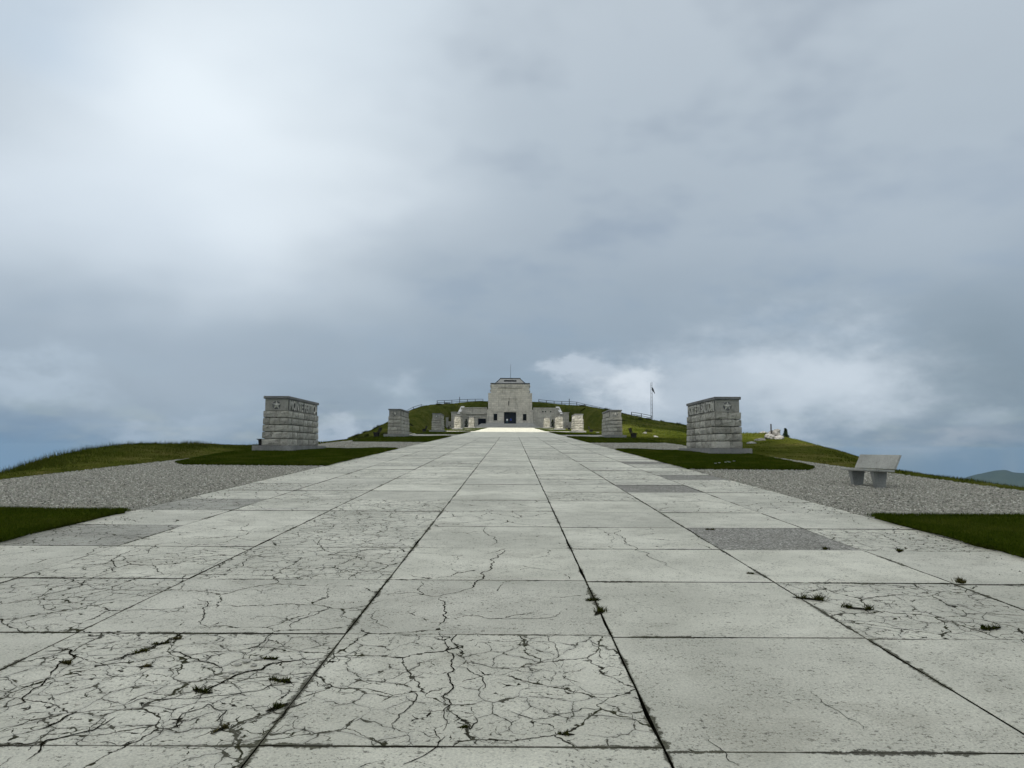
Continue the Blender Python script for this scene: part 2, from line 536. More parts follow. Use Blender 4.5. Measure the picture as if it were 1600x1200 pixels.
M = dict(
    slab=mat_slab(), aggregate=mat_aggregate(),
    gravel=mat_gravel(), gravel_stone=mat_gravel(True),
    bed=mat_plain('joint_soil', (0.016, 0.015, 0.01), 0.95, var=0.4, scale=9.0),
    crack=mat_plain('crack_dirt', (0.016, 0.015, 0.010), 0.95, var=0.35, scale=30.0),
    lawn=mat_grass('lawn_turf', [(0.022, 0.035, 0.003), (0.038, 0.053, 0.005), (0.066, 0.076, 0.011)], 2.0, 60.0),
    hill=mat_grass('hill_grass', [(0.026, 0.036, 0.004), (0.048, 0.06, 0.008), (0.075, 0.082, 0.016), (0.11, 0.10, 0.03)], 1.0, 9.0),
    blade=mat_blade('lawn_blade', (0.027, 0.046, 0.003), (0.057, 0.08, 0.006), (0.10, 0.105, 0.018)),
    rough_blade=mat_blade('rough_grass_blade', (0.034, 0.05, 0.004), (0.07, 0.085, 0.011), (0.11, 0.105, 0.028)),
    weed=mat_blade('weed_leaf', (0.022, 0.030, 0.005), (0.045, 0.05, 0.010), (0.06, 0.058, 0.018)),
    dry_weed=mat_blade('dry_weed_leaf', (0.05, 0.048, 0.015), (0.09, 0.08, 0.03), (0.11, 0.095, 0.045)),
    rustic=mat_stone('rustic_stone', (0.31, 0.30, 0.25), (0.48, 0.462, 0.395), 0.7),
    smooth=mat_stone('dressed_stone', (0.26, 0.255, 0.22), (0.36, 0.35, 0.305), 0.45),
    letter=mat_stone('letter_stone', (0.42, 0.41, 0.36), (0.5, 0.49, 0.43), 0.25),
    panel=mat_stone('lettered_panel_stone', (0.05, 0.05, 0.043), (0.10, 0.098, 0.085), 0.5),
    cap=mat_stone('coping_stone', (0.15, 0.152, 0.145), (0.225, 0.225, 0.215), 0.45),
    plinth=mat_stone('plinth_stone', (0.225, 0.225, 0.21), (0.30, 0.298, 0.278), 0.35),
    portal=mat_stone('portal_masonry', (0.47, 0.45, 0.39), (0.57, 0.545, 0.475), 0.3, (1.5, 0.62, 0.02), streak=0.75),
    wing=mat_stone('wing_masonry', (0.42, 0.405, 0.355), (0.50, 0.485, 0.425), 0.35, (1.3, 0.5, 0.025), streak=0.45),
    coping=mat_stone('sunlit_white_coping', (0.62, 0.61, 0.58), (0.72, 0.71, 0.68), 0.1),
    step=mat_stone('step_stone', (0.36, 0.355, 0.33), (0.44, 0.435, 0.41), 0.25),
    concrete=mat_stone('bench_concrete', (0.36, 0.36, 0.32), (0.44, 0.438, 0.395), 0.35, streak=0.3),
    concrete_leg=mat_stone('bench_leg_concrete', (0.24, 0.243, 0.225), (0.29, 0.292, 0.272), 0.3),
    dark_bench=mat_plain('dark_timber', (0.028, 0.026, 0.024), 0.7),
    dark_metal=mat_plain('dark_metal', (0.05, 0.056, 0.06), 0.55),
    grey_metal=mat_plain('galvanised_metal', (0.16, 0.175, 0.19), 0.5, 0.4),
    fence=mat_plain('weathered_fence_wood', (0.05, 0.052, 0.05), 0.85),
    dark_void=mat_plain('dark_interior', (0.012, 0.014, 0.018), 0.9),
    door=mat_plain('bronze_door', (0.02, 0.026, 0.035), 0.5, 0.3),
    rock=mat_stone('white_limestone', (0.19, 0.186, 0.172), (0.38, 0.372, 0.352), 0.9),
    bark=mat_plain('bark', (0.05, 0.038, 0.028), 0.9),
    needle=mat_blade('fir_needles', (0.012, 0.022, 0.012), (0.025, 0.04, 0.018)),
    petal=mat_plain('daisy_petal', (0.75, 0.75, 0.72), 0.8, var=0.05),
    skin=mat_plain('skin', (0.45, 0.28, 0.2), 0.6, var=0.05),
    hair=mat_plain('hair', (0.03, 0.022, 0.016), 0.7),
    cloth_blue=mat_plain('blue_jacket_cloth', (0.03, 0.06, 0.28), 0.9),
    cloth_white=mat_plain('white_shirt_cloth', (0.7, 0.72, 0.72), 0.9),
    cloth_dark=mat_plain('dark_trouser_cloth', (0.02, 0.025, 0.04), 0.9),
    cloth_teal=mat_plain('teal_trouser_cloth', (0.03, 0.09, 0.10), 0.9),
    forest=mat_grass('forest_slope', [(0.010, 0.016, 0.008), (0.016, 0.024, 0.011), (0.024, 0.032, 0.015)], 0.02, 0.05),
)

# ------------------------------------------------------------------ ground shape
TOP_Y = 222.0                                       # the promenade ends at the foot of the steps
STONE_Y = [38.4, 77.0, 115.5, 154.0, 192.0]         # front of each pair of memorial blocks


def sstep(a, b, t):
    t = np.clip((t - a) / (b - a), 0, 1)
    return t * t * (3 - 2 * t)


def wob(x, y, w, seed=0.0):
    """smooth pseudo noise, about -1..1, wavelength w"""
    k = 2 * np.pi / w
    return (np.sin(k * (x * 0.93 + y * 0.31) + seed) + np.sin(k * (-x * 0.42 + y * 0.88) * 1.31 + seed * 2.1)
            + np.sin(k * (x * 0.55 - y * 0.67) * 2.17 + seed * 3.7) * 0.5) / 2.5


def plat(x, y):
    """height of the levelled strip that carries promenade, gravel and lawns"""
    x, y = np.asarray(x, float), np.asarray(y, float)
    z = SL * np.clip(y, -200, TOP_Y)
    side = sstep(7.0, 9.8, np.abs(x + 0.3))
    for y0 in STONE_Y:
        z = z - side * 0.13 * np.exp(-((y - y0 - 7.5) / 4.5) ** 2)
    return z


XL, XR = -13.7, 12.3


def terrain(x, y):
    x, y = np.asarray(x, float), np.asarray(y, float)
    x, y = np.broadcast_arrays(x, y)
    base = SL * np.clip(y, -200, TOP_Y)
    z = base.copy()
    inside = (x > XL - 0.05) & (x < XR + 0.05)
    # left verge and its crest
    cl = np.interp(y, [-40, 14, 20, 24, 28, 34, 42, 52, 75, 100, 150, 200, 240], [-13.9, -13.95, -14.3, -15.0, -16.8, -18.4, -18.7, -18.9, -21, -24, -31, -42, -50])
    cr = np.interp(y, [-40, 20, 26, 33, 40, 45, 50, 60, 80, 100, 150, 200, 240], [12.4, 12.5, 12.9, 14.5, 17.0, 19.0, 20.2, 21.2, 26, 31, 44, 52, 60])
    out = np.maximum(np.maximum(XL - x, x - XR), 0)
    z = z + 0.05 * sstep(0, 0.4, out)
    z = z + 0.42 * np.exp(-((y - 35) / 8.0) ** 2) * np.exp(-((x + 17.6) / 2.4) ** 2) * (x < XL)
    z = z - 0.115 * np.maximum(XL - x, 0) * sstep(44, 62, y)
    z = z + 0.72 * np.exp(-((x - 20.5) / 4.0) ** 2 - ((y - 62) / 10) ** 2) * (x > XR)
    z = z - 0.06 * np.maximum(x - XR, 0) * sstep(70, 90, y)
    dl, dr = np.maximum(cl - x, 0), np.maximum(x - cr, 0)
    z = z - 0.42 * dl * dl / (dl + 1.5) - 0.40 * dr * dr / (dr + 1.2)
    rough = sstep(0.2, 5, out)
    z = z + rough * (0.05 * wob(x, y, 3.1, 1.0) + 0.14 * wob(x, y, 11.0, 2.0) * sstep(3, 14, out))
    # the hill round the portal
    hx = np.interp(x, [-200, -110, -75, -60, -50, -40, -32.5, -24, -9, 9, 21, 29, 39, 50, 58, 77, 120, 200],
                   [-60, -22, -8, -1.8, 2.6, 7.0, 13.0, 15.6, 16.4, 16.2, 15.4, 13.3, 10.9, 8.9, 7.4, 1.5, -16, -55])
    hx = hx + 0.35 * wob(x, y, 17.0, 4.0)
    ax = np.abs(x + 0.1)
    ya = 229.5 - (229.5 - np.where(x < 0, 165.0, 140.0)) * sstep(16.8, 27, ax)
    yb = np.where(ax < 17.5, 233.0, 238.0)
    w = np.clip((y - ya) / (yb - ya), 0, 1)
    w = np.where(ax < 17.5, w, w * w * (3 - 2 * w))
    z = z * (1 - w) + hx * w
    z = z - 0.35 * np.maximum(y - 262, 0) ** 2 / (np.maximum(y - 262, 0) + 30)
    # beyond the summit everything drops to the valleys
    r = np.hypot(x, y - 110)
    z = z - 0.30 * np.maximum(r - 190, 0) * (r < 1e9)
    z = np.maximum(z, -640 + 60 * wob(x, y, 2600.0, 0.7))
    z = np.where(inside & (y < 229), base - 0.30, z)
    return z


def graded(a, b, step, far, growth):
    core = list(np.arange(a, b + 1e-6, step))
    lo, hi, s = core[0], core[-1], step
    pre, post = [], []
    while hi < far:
        s *= growth
        hi += s
        lo -= s
        post.append(hi)
        pre.append(lo)
    return np.array(pre[::-1] + core + post)


def grid_mesh(name, xs, ys, zf, smooth=True):
    gx, gy = np.meshgrid(xs, ys)
    v = np.stack([gx, gy, zf(gx, gy)], -1).reshape(-1, 3)
    nx, ny = len(xs), len(ys)
    i = np.arange(nx - 1)[None, :] + np.arange(ny - 1)[:, None] * nx
    f = np.stack([i, i + 1, i + 1 + nx, i + nx], -1).reshape(-1, 4)
    return mesh_np(name, v, f, smooth)


xs = graded(-70, 90, 1.0, 8000, 1.17)
xs = np.unique(np.concatenate([xs[(np.abs(xs - XL) > 0.7) & (np.abs(xs - XR) > 0.7)],
                               [XL - 1.2, XL - 0.8, XL - 0.4, XL - 0.08, XL - 0.02, XR + 0.02, XR + 0.08, XR + 0.4, XR + 0.8, XR + 1.2]]))
ys = graded(-10, 300, 1.25, 8000, 1.17)
ground = link('terrain', grid_mesh('terrain', xs, ys, terrain), M['hill'])
tag(ground, kind='structure')

# far ridge on the right, a grey blue line behind the verge
def ridge_z(x, y):
    cx, cy = 3900.0, 5900.0
    u = (x - cx) * 0.80 - (y - cy) * 0.60
    v = (x - cx) * 0.60 + (y - cy) * 0.80
    h = 450 * np.exp(-(u / 620) ** 2 - (v / 700) ** 2) + 330 * np.exp(-((u - 1100) / 700) ** 2 - (v / 800) ** 2)
    h = h + 150 * np.exp(-((u + 900) / 600) ** 2 - ((v - 500) / 900) ** 2)
    return -655 + h * (1 + 0.10 * wob(x, y, 620.0, 1.0) + 0.05 * wob(x, y, 210.0, 2.0))
ridge = link('mountain', grid_mesh('mountain', np.linspace(1300, 7600, 90), np.linspace(3600, 8200, 70), ridge_z), M['forest'])
tag(ridge, kind='structure')

# gravel strips either side of the promenade
X_LINES = [-6.75, -5.02, -3.27, -1.244, 0.755, 2.65, 4.44, 6.15]
def strip(x0, x1, name):
    xs_ = np.linspace(x0, x1, 9)
    ys_ = np.arange(-12, 224.1, 1.5)
    me = grid_mesh(name, xs_, ys_, lambda x, y: plat(x, y) - 0.012 + 0.012 * wob(x, y, 2.3, 1.0))
    o = link(name, me, M['gravel'])
    return tag(o, kind='structure')
strip(XL - 0.15, X_LINES[0] - 0.02, 'gravel_path')
strip(X_LINES[-1] + 0.02, XR + 0.15, 'gravel_path')

# ------------------------------------------------------------------ promenade of slabs
ROW0, ROWL = 3.77, 1.915
prom = grid_mesh('promenade', np.array([X_LINES[0] - 0.05, 0, X_LINES[-1] + 0.05]), np.arange(-14, 224, 2.0), lambda x, y: plat(x * 0, y) - 0.06)
promenade = link('promenade', prom, M['bed'])
tag(promenade, kind='structure')

def slab_mesh(w, l, seed):
    r = random.Random(seed)
    pts = []
    n = 5
    cs = [(-w / 2, -l / 2), (w / 2, -l / 2), (w / 2, l / 2), (-w / 2, l / 2)]
    for a in range(4):
        p, q = cs[a], cs[(a + 1) % 4]
        nx, ny = -(q[1] - p[1]), q[0] - p[0]
        ln = math.hypot(nx, ny)
        for i in range(n):
            t = i / n + (r.uniform(-0.06, 0.06) if i else 0)
            inn = r.uniform(0.0035, 0.0075) + (r.uniform(0.006, 0.016) if r.random() < 0.10 else 0)
            if a in (0, 2):
                inn = inn * 0.5
            if i == 0:
                inn = 0.006
            x = p[0] + (q[0] - p[0]) * t + nx / ln * inn
            y = p[1] + (q[1] - p[1]) * t + ny / ln * inn
            if i == 0:
                x = p[0] * (1 - 0.011 / w) ; y = p[1] * (1 - 0.007 / l)
            pts.append((x, y))
    k = len(pts)
    v = [(x, y, 0.0) for x, y in pts] + [(x, y, -0.09) for x, y in pts]
    f = [tuple(range(k))] + [(i, i + k, (i + 1) % k + k, (i + 1) % k) for i in range(k)]
    me = bpy.data.meshes.new('slab')
    me.from_pydata(v, [], f)
    for pl in list(me.polygons)[1:]:
        pl.material_index = 1
    return me

slab_pool = {}
CRACK = {(-1, 2): 0.72, (-1, 3): 0.42, (-1, 4): 0.25, (-1, 5): 0.2, (0, 1): 0.05, (0, 2): 0.98, (0, 3): 0.78, (0, 4): 0.02, (0, 5): 0.10,
         (1, 1): 0.8, (1, 2): 0.62, (1, 3): 0.42, (1, 4): 0.0, (1, 5): 0.86, (2, 1): 0.78, (2, 2): 0.85, (2, 3): 0.42, (2, 4): 0.15, (2, 5): 0.1,
         (2, 6): 0.15, (2, 0): 0.5, (3, 2): 0.85, (3, 3): 0.35, (3, 4): 0.45, (3, 6): 0.92, (4, 2): 0.85, (4, 3): 0.6, (4, 4): 0.2, (4, 5): 0.3,
         (3, 1): 0.6, (4, 1): 0.4, (5, 2): 0.9, (4, 6): 0.3, (5, 5): 0.65, (6, 5): 0.5, (8, 5): 0.75, (7, 5): 0.3}
GREY = {(3, 5): 1, (7, 5): 1, (13, 6): 1, (9, 6): 1, (3, 0): 0.5, (5, 0): 0.5}
slabs = {}
N_ROWS = 42
for row in range(-2, N_ROWS - 2):
    for c in range(7):
        w = X_LINES[c + 1] - X_LINES[c]
        sl_off = [0.05, 0.02, 0.0, 0.0, -0.05, -0.06, -0.10][c]
        yc = ROW0 + (row + 0.5) * ROWL + sl_off
        key = (c, random.randrange(4))
        grey = GREY.get((row, c), 0)
        if grey:
            key = (c, 'g%d%s' % (random.randrange(4), grey))
        if key not in slab_pool:
            slab_pool[key] = slab_mesh(w, ROWL, hash(str(key)) % 9999 if False else c * 10 + len(slab_pool))
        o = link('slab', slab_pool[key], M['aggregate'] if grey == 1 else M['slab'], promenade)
        if len(o.data.materials) < 2:
            o.data.materials.append(M['bed'])
        o.location = (X_LINES[c] + w / 2, yc, SL * yc + random.uniform(-0.004, 0.003))
        o.rotation_euler = (math.atan(SL) + random.uniform(-0.002, 0.002), random.uniform(-0.002, 0.002), 0)
        o['crack'] = CRACK.get((row, c), random.choice([0.2, 0.5, 0.6, 0.7, 0.8, 0.9, 1.0] if c not in (3, 4) else [0.1, 0.3, 0.45, 0.6, 0.7, 0.85]))
        o['hw'], o['hl'] = w / 2, ROWL / 2
        o['tone'] = (0.97 if row < 2 else 1.01 if row < 9 else 1.07) + random.uniform(-0.10, 0.09)  # rows pale with distance, stronger light there put into tone; rest random
        if grey == 1:
            o['label'] = 'grey patched slab of exposed aggregate'
        elif grey:
            o['label'] = 'darker grey worn slab at the edge of the paving'
            o['tone'] = 0.58
            o['crack'] = 0.75
        slabs[(row, c)] = o
# far slabs, too thin to tell apart: real joints, one part
Y_END = ROW0 + (N_ROWS - 2) * ROWL
fv, ff = [], []
yy = Y_END
while yy < TOP_Y - 0.3:
    for c in range(7):
        g_ = 0.006
        x0, x1, y0, y1 = X_LINES[c] + g_, X_LINES[c + 1] - g_, yy + 0.002, min(yy + ROWL, TOP_Y) - 0.002
        b_ = len(fv)
        dz = random.uniform(-0.004, 0.003)
        fv += [(x, y, SL * y + dz) for x, y in ((x0, y0), (x1, y0), (x1, y1), (x0, y1))]
        fv += [(x, y, SL * y - 0.08) for x, y in ((x0, y0), (x1, y0), (x1, y1), (x0, y1))]
        ff += [(b_, b_ + 1, b_ + 2, b_ + 3)] + [(b_ + (i + 1) % 4, b_ + i, b_ + 4 + i, b_ + 4 + (i + 1) % 4) for i in range(4)]
    yy += ROWL
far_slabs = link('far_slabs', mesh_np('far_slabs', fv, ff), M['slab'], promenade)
far_slabs['kind'] = 'stuff'
far_slabs['crack'] = 0.4
far_slabs['hw'] = far_slabs['hl'] = 10000.0
far_slabs['tone'] = 1.12  # paler still: the stronger light near the portal put into the colour


def on_road(px, py):
    """point of the promenade under a pixel of the 1600 px photograph"""
    d = pixel_dir(px, py)
    t = EYE / (SL * d.y - d.z)
    return Vector((d.x * t, d.y * t, EYE + d.z * t))


def slab_at(p):
    r = math.floor((p.y - ROW0) / ROWL)
    c = max(0, min(6, sum(p.x > q for q in X_LINES) - 1))
    return slabs.get((r, c))

# the long cracks one can follow with the eye, filled with dirt
CRACKS = [
    ([(790, 857), (778, 868), (770, 884), (760, 893), (755, 905), (742, 913), (725, 922), (703, 928), (688, 932), (671, 932)], 0.016),
    ([(671, 932), (652, 927), (622, 928), (590, 929)], 0.008),
    ([(686, 934), (696, 944), (698, 957), (694, 968), (685, 977)], 0.013),
    ([(698, 959), (730, 962), (768, 967), (815, 966), (860, 965), (878, 955)], 0.008),
    ([(689, 986), (690, 1000), (696, 1017), (704, 1034), (708, 1045), (704, 1060), (702, 1082), (700, 1105), (696, 1125), (692, 1143)], 0.011),
    ([(706, 1040), (730, 1045), (746, 1055), (757, 1068), (754, 1078)], 0.008),
    ([(717, 1030), (745, 1038), (770, 1045), (805, 1047), (830, 1052), (850, 1045)], 0.006),
    ([(860, 988), (862, 1004), (871, 1015), (866, 1030), (870, 1042)], 0.006),
    ([(923, 1002), (938, 1015), (942, 1030)], 0.006),
    ([(700, 1149), (685, 1162), (672, 1175), (650, 1187), (630, 1195)], 0.009),
    ([(965, 825), (962, 835), (975, 850), (992, 860), (1018, 872), (1040, 882), (1060, 891)], 0.012),
    ([(757, 822), (758, 832), (772, 842), (768, 852)], 0.012),
    ([(985, 940), (975, 933), (960, 931)], 0.004),
    ([(1260, 1078), (1285, 1098), (1320, 1120), (1350, 1140)], 0.004),
    ([(1102, 1152), (1125, 1170), (1150, 1195)], 0.006),
    ([(240, 855), (180, 885), (130, 910), (70, 930), (60, 945)], 0.014),
    ([(330, 985), (320, 960), (325, 945), (300, 935)], 0.010),
    ([(515, 948), (470, 968), (455, 983)], 0.010),
    ([(160, 1036), (205, 1022), (232, 1014), (262, 1000), (290, 988)], 0.022),
    ([(75, 1058), (95, 1036), (115, 1030), (112, 1016), (70, 1018)], 0.018),
    ([(0, 1106), (40, 1097), (42, 1085), (64, 1072), (80, 1058)], 0.014),
    ([(60, 1140), (95, 1126), (120, 1112)], 0.020),
    ([(40, 1190), (65, 1165), (72, 1156), (120, 1146), (165, 1130), (180, 1120)], 0.014),
    ([(300, 1090), (322, 1078), (345, 1068), (370, 1054), (410, 1047), (425, 1037), (470, 1032)], 0.024),
    ([(265, 1015), (285, 1022), (310, 1030), (330, 1036), (345, 1044)], 0.014),
    ([(160, 1110), (200, 1100), (225, 1090), (290, 1092), (340, 1086), (400, 1080), (470, 1064)], 0.009),
    ([(280, 1140), (285, 1115), (325, 1100), (355, 1110), (345, 1128)], 0.009),
    ([(420, 1135), (445, 1117), (450, 1108), (480, 1098)], 0.010),
    ([(780, 1110), (835, 1125), (880, 1115), (945, 1108)], 0.006),
    ([(740, 1120), (745, 1130), (735, 1140), (715, 1130)], 0.010),
    ([(615, 1145), (620, 1125), (637, 1108), (650, 1095), (640, 1080)], 0.008),
    ([(560, 1068), (600, 1066), (640, 1050), (655, 1035)], 0.006),
    ([(610, 985), (590, 970), (588, 955)], 0.006),
    ([(1280, 912), (1300, 905), (1320, 908)], 0.008),
    ([(300, 905), (345, 895), (395, 870), (440, 862)], 0.012),
    ([(505, 870), (570, 860), (620, 857), (640, 858)], 0.02),
]
crack_by_slab = {}
for pts, wid in CRACKS:
    P = [on_road(*p) for p in pts]
    # subdivide with jitter
    Q = []
    for a, b2 in zip(P[:-1], P[1:]):
        seg = [a, b2]
        while (seg[1] - seg[0]).length > 0.035:
            nx_ = [seg[0]]
            for u, w_ in zip(seg[:-1], seg[1:]):
                m_ = (u + w_) / 2
                k_ = (w_ - u).length * 0.16
                nx_ += [m_ + Vector((random.uniform(-1, 1), random.uniform(-1, 1), 0)) * k_, w_]
            seg = nx_
        Q += seg[:-1]
    Q.append(P[-1])
    for i in range(len(Q) - 1):
        a, b2 = Q[i], Q[i + 1]
        s = slab_at((a + b2) / 2)
        if s is None:
            continue
        d = (b2 - a)
        nrm = Vector((-d.y, d.x, 0)).normalized()
        u = i / len(Q)
        env = min(1, 4 * min(u, 1 - u) + 0.25)
        wa = wid * env * (0.55 + 0.5 * random.random())
        crack_by_slab.setdefault(s, []).append((a, b2, nrm, wa))
for s, segs in crack_by_slab.items():
    inv = (Matrix.Translation(s.location) @ s.rotation_euler.to_matrix().to_4x4()).inverted()
    v, f = [], []
    for a, b2, nrm, wa in segs:
        w2 = wa * random.uniform(0.6, 1.3)
        k = len(v)
        for p in (a - nrm * wa / 2, b2 - nrm * w2 / 2, b2 + nrm * w2 / 2, a + nrm * wa / 2):
            q = inv @ p
            v.append((q.x, q.y, 0.0025 + 0.0004 * random.random()))
        f.append((k, k + 1, k + 2, k + 3))
    me = bpy.data.meshes.new('crack')
    me.from_pydata(v, [], f)
    link('crack', me, M['crack'], s)

# ------------------------------------------------------------------ lawns
def in_poly(px, py, poly):
    c = np.zeros(px.shape, bool)
    n = len(poly)
    for i in range(n):
        (x0, y0), (x1, y1) = poly[i], poly[(i + 1) % n]
        if y0 != y1:
            c ^= ((y0 > py) != (y1 > py)) & (px < (x1 - x0) * (py - y0) / (y1 - y0) + x0)
    return c


def blades(px, py, pz, h, w, lean=0.5):
    """one triangle per blade"""
    n = len(px)
    th = rng.uniform(0, 2 * np.pi, n)
    ph = rng.uniform(0, 2 * np.pi, n)
    hh = h * rng.uniform(0.55, 1.25, n)
    ln = lean * hh * rng.uniform(0.1, 1.0, n)
    ww = w * rng.uniform(0.7, 1.3, n)
    a = np.stack([px - np.cos(th) * ww / 2, py - np.sin(th) * ww / 2, pz], -1)
    b = np.stack([px + np.cos(th) * ww / 2, py + np.sin(th) * ww / 2, pz], -1)
    t = np.stack([px + np.cos(ph) * ln, py + np.sin(ph) * ln, pz + hh], -1)
    v = np.stack([a, b, t], 1).reshape(-1, 3)
    f = np.arange(3 * n).reshape(-1, 3)
    return v, f


def lawn(poly, dens, bh, bw, edge_dens, label):
    P = np.array(poly, float)
    x0, y0 = P.min(0)
    x1, y1 = P.max(0)
    # turf slab: fan of the outline, standing a hand above the gravel
    out = []
    for i in range(len(poly)):
        a, b = P[i], P[(i + 1) % len(poly)]
        n = max(1, int(np.hypot(*(b - a)) / 0.45))
        for k in range(n):
            q = a + (b - a) * k / n
            out.append(q + rng.uniform(-0.075, 0.075, 2))
    out = np.array(out)
    bm = bmesh.new()
    ring = [bm.verts.new((q[0], q[1], float(plat(q[0], q[1])) + 0.045)) for q in out]
    face = bm.faces.new(ring)
    bmesh.ops.triangulate(bm, faces=[face])
    # cut to follow the ground
    for yy in np.arange(math.ceil(y0 / 2) * 2, y1, 2.0):
        bmesh.ops.bisect_plane(bm, geom=bm.verts[:] + bm.edges[:] + bm.faces[:], plane_co=(0, yy, 0), plane_no=(0, 1, 0))
    for xx in np.arange(math.ceil(x0), x1, 1.5):
        bmesh.ops.bisect_plane(bm, geom=bm.verts[:] + bm.edges[:] + bm.faces[:], plane_co=(xx, 0, 0), plane_no=(1, 0, 0))
    for v in bm.verts:
        v.co.z = float(plat(v.co.x, v.co.y)) + 0.05
    bmesh.ops.recalc_face_normals(bm, faces=bm.faces)
    for f in bm.faces:
        if f.normal.z < 0:
            f.normal_flip()
    ed = [e for e in bm.edges if e.is_boundary]
    ex = bmesh.ops.extrude_edge_only(bm, edges=ed)
    for g in ex['geom']:
        if isinstance(g, bmesh.types.BMVert):
            g.co.z -= 0.12
    me = bpy.data.meshes.new('lawn')
    bm.to_mesh(me)
    bm.free()
    o = link('lawn', me, M['lawn'])
    o['kind'] = 'structure'
    o['label'] = label
    area = 0.5 * abs(np.dot(P[:, 0], np.roll(P[:, 1], -1)) - np.dot(P[:, 1], np.roll(P[:, 0], -1)))
    n = int((x1 - x0) * (y1 - y0) * dens)
    px, py = rng.uniform(x0, x1, n), rng.uniform(y0, y1, n)
    k = in_poly(px, py, poly)
    px, py = px[k], py[k]
    # fringe along the outline
    ne = int(edge_dens * len(out))
    ei = rng.integers(0, len(out), ne)
    t = rng.uniform(0, 1, ne)[:, None]
    q = out[ei] * (1 - t) + np.roll(out, -1, 0)[ei] * t + rng.normal(0, 0.055, (ne, 2))
    px, py = np.concatenate([px, q[:, 0]]), np.concatenate([py, q[:, 1]])
    v, f = blades(px, py, plat(px, py) + 0.04, bh, bw)
    g = link('grass_blades', mesh_np('grass_blades', v, f), M['blade'], o)
    g['kind'] = 'stuff'
    return o

LX, RX = X_LINES[0] - 0.0, X_LINES[-1] + 0.0
lawn([(LX, -6), (LX, 12.9), (-12.4, 13.0), (-12.4, -6)], 900, 0.06, 0.011, 500, 'dark lawn cut off by the left edge beside the paving')
lawn([(RX, -6), (10.9, -6), (10.9, 12.7), (RX, 12.6)], 1000, 0.06, 0.011, 500, 'dark lawn cut off by the right edge beside the paving')
y1 = STONE_Y[0]
lawn([(LX, 26.6), (LX, 43.0), (-11.6, 46.2), (-13.95, 46.2), (-13.9, 36), (-12.5, 27.9), (-11.9, 26.9)], 420, 0.07, 0.018, 380, 'lawn in front of the largest left memorial block')
lawn([(RX, 25.6), (10.2, 25.4), (10.8, 26.6), (11.9, 36), (11.9, 45), (9.6, 45), (RX, 43.2)], 420, 0.07, 0.018, 380, 'lawn in front of the largest right memorial block')
ORD = ['second', 'third', 'fourth', 'fifth']
for i, yy in enumerate(STONE_Y[1:]):
    d = [55, 34, 20, 12][i]
    a, b = yy - 19.0, yy + 4.0
    lawn([(LX, a), (LX, b), (-11, yy + 7.5), (-13.6, yy + 7.5), (-13.4, yy), (-12.6, a + 0.6)], d, 0.09, 0.04, 60, 'lawn before the %s left memorial block' % ORD[i])
    lawn([(RX, a), (12.0, a + 0.6), (12.2, yy + 7.5), (10, yy + 7.5), (RX, b)], d, 0.09, 0.04, 60, 'lawn before the %s right memorial block' % ORD[i])

# ------------------------------------------------------------------ loose gravel stones
def pebbles(n, x0, x1, y0, y1, avoid, name, smin, smax):
    px = rng.uniform(x0, x1, n)
    py = rng.uniform(y0, y1, n)
    keep = np.ones(n, bool)
    for poly in avoid:
        keep &= ~in_poly(px, py, poly)
    px, py = px[keep], py[keep]
    n = len(px)
    s = rng.uniform(smin, smax, n) * rng.uniform(0.7, 1.0, n)
    o = np.array([(1, 0, 0), (0.1, 0.9, 0.05), (-0.95, 0.1, 0), (-0.05, -0.9, 0.05), (0.05, 0.0, 0.75), (0, 0, -0.5)], float)
    th = rng.uniform(0, 2 * np.pi, n)
    loc = o[None] * rng.uniform(0.65, 1.3, (n, 6, 3)) * s[:, None, None]
    cx, sx = np.cos(th)[:, None], np.sin(th)[:, None]
    vx = loc[..., 0] * cx - loc[..., 1] * sx + px[:, None]
    vy = loc[..., 0] * sx + loc[..., 1] * cx + py[:, None]
    vz = loc[..., 2] + (plat(px, py) + s * 0.15)[:, None]
    v = np.stack([vx, vy, vz], -1).reshape(-1, 3)
    fo = np.array([(0, 1, 4), (1, 2, 4), (2, 3, 4), (3, 0, 4), (1, 0, 5), (2, 1, 5), (3, 2, 5), (0, 3, 5)])
    f = (fo[None] + 6 * np.arange(n)[:, None, None]).reshape(-1, 3)
    o_ = link('gravel_stones', mesh_np('gravel_stones', v, f), M['gravel_stone'])
    return tag(o_, name, 'gravel', kind='stuff')

polyL1 = [(LX, 26.6), (LX, 43.0), (-14, 46.2), (-14, 36), (-12.5, 27.9), (-11.9, 26.9)]
polyR1 = [(RX, 25.6), (10.2, 25.4), (10.8, 26.6), (11.9, 36), (11.9, 45), (RX, 43.2)]
pebbles(44000, XL, LX + 0.02, 12.9, 36, [polyL1], 'pale loose gravel left of the paving', 0.012, 0.044)
pebbles(40000, RX - 0.02, XR, 12.6, 40, [polyR1], 'pale loose gravel around the concrete bench', 0.012, 0.044)
pebbles(420, LX, LX + 0.7, 8, 40, [], 'stray gravel strewn on the left edge of the paving', 0.010, 0.026)
pebbles(420, RX - 0.7, RX, 8, 40, [], 'stray gravel strewn on the right edge of the paving', 0.010, 0.026)
pebbles(9000, XL, LX + 0.02, 43, 60, [], 'pale gravel behind the largest left memorial block', 0.025, 0.05)
pebbles(9000, RX - 0.02, XR, 43, 60, [], 'pale gravel behind the largest right memorial block', 0.025, 0.05)

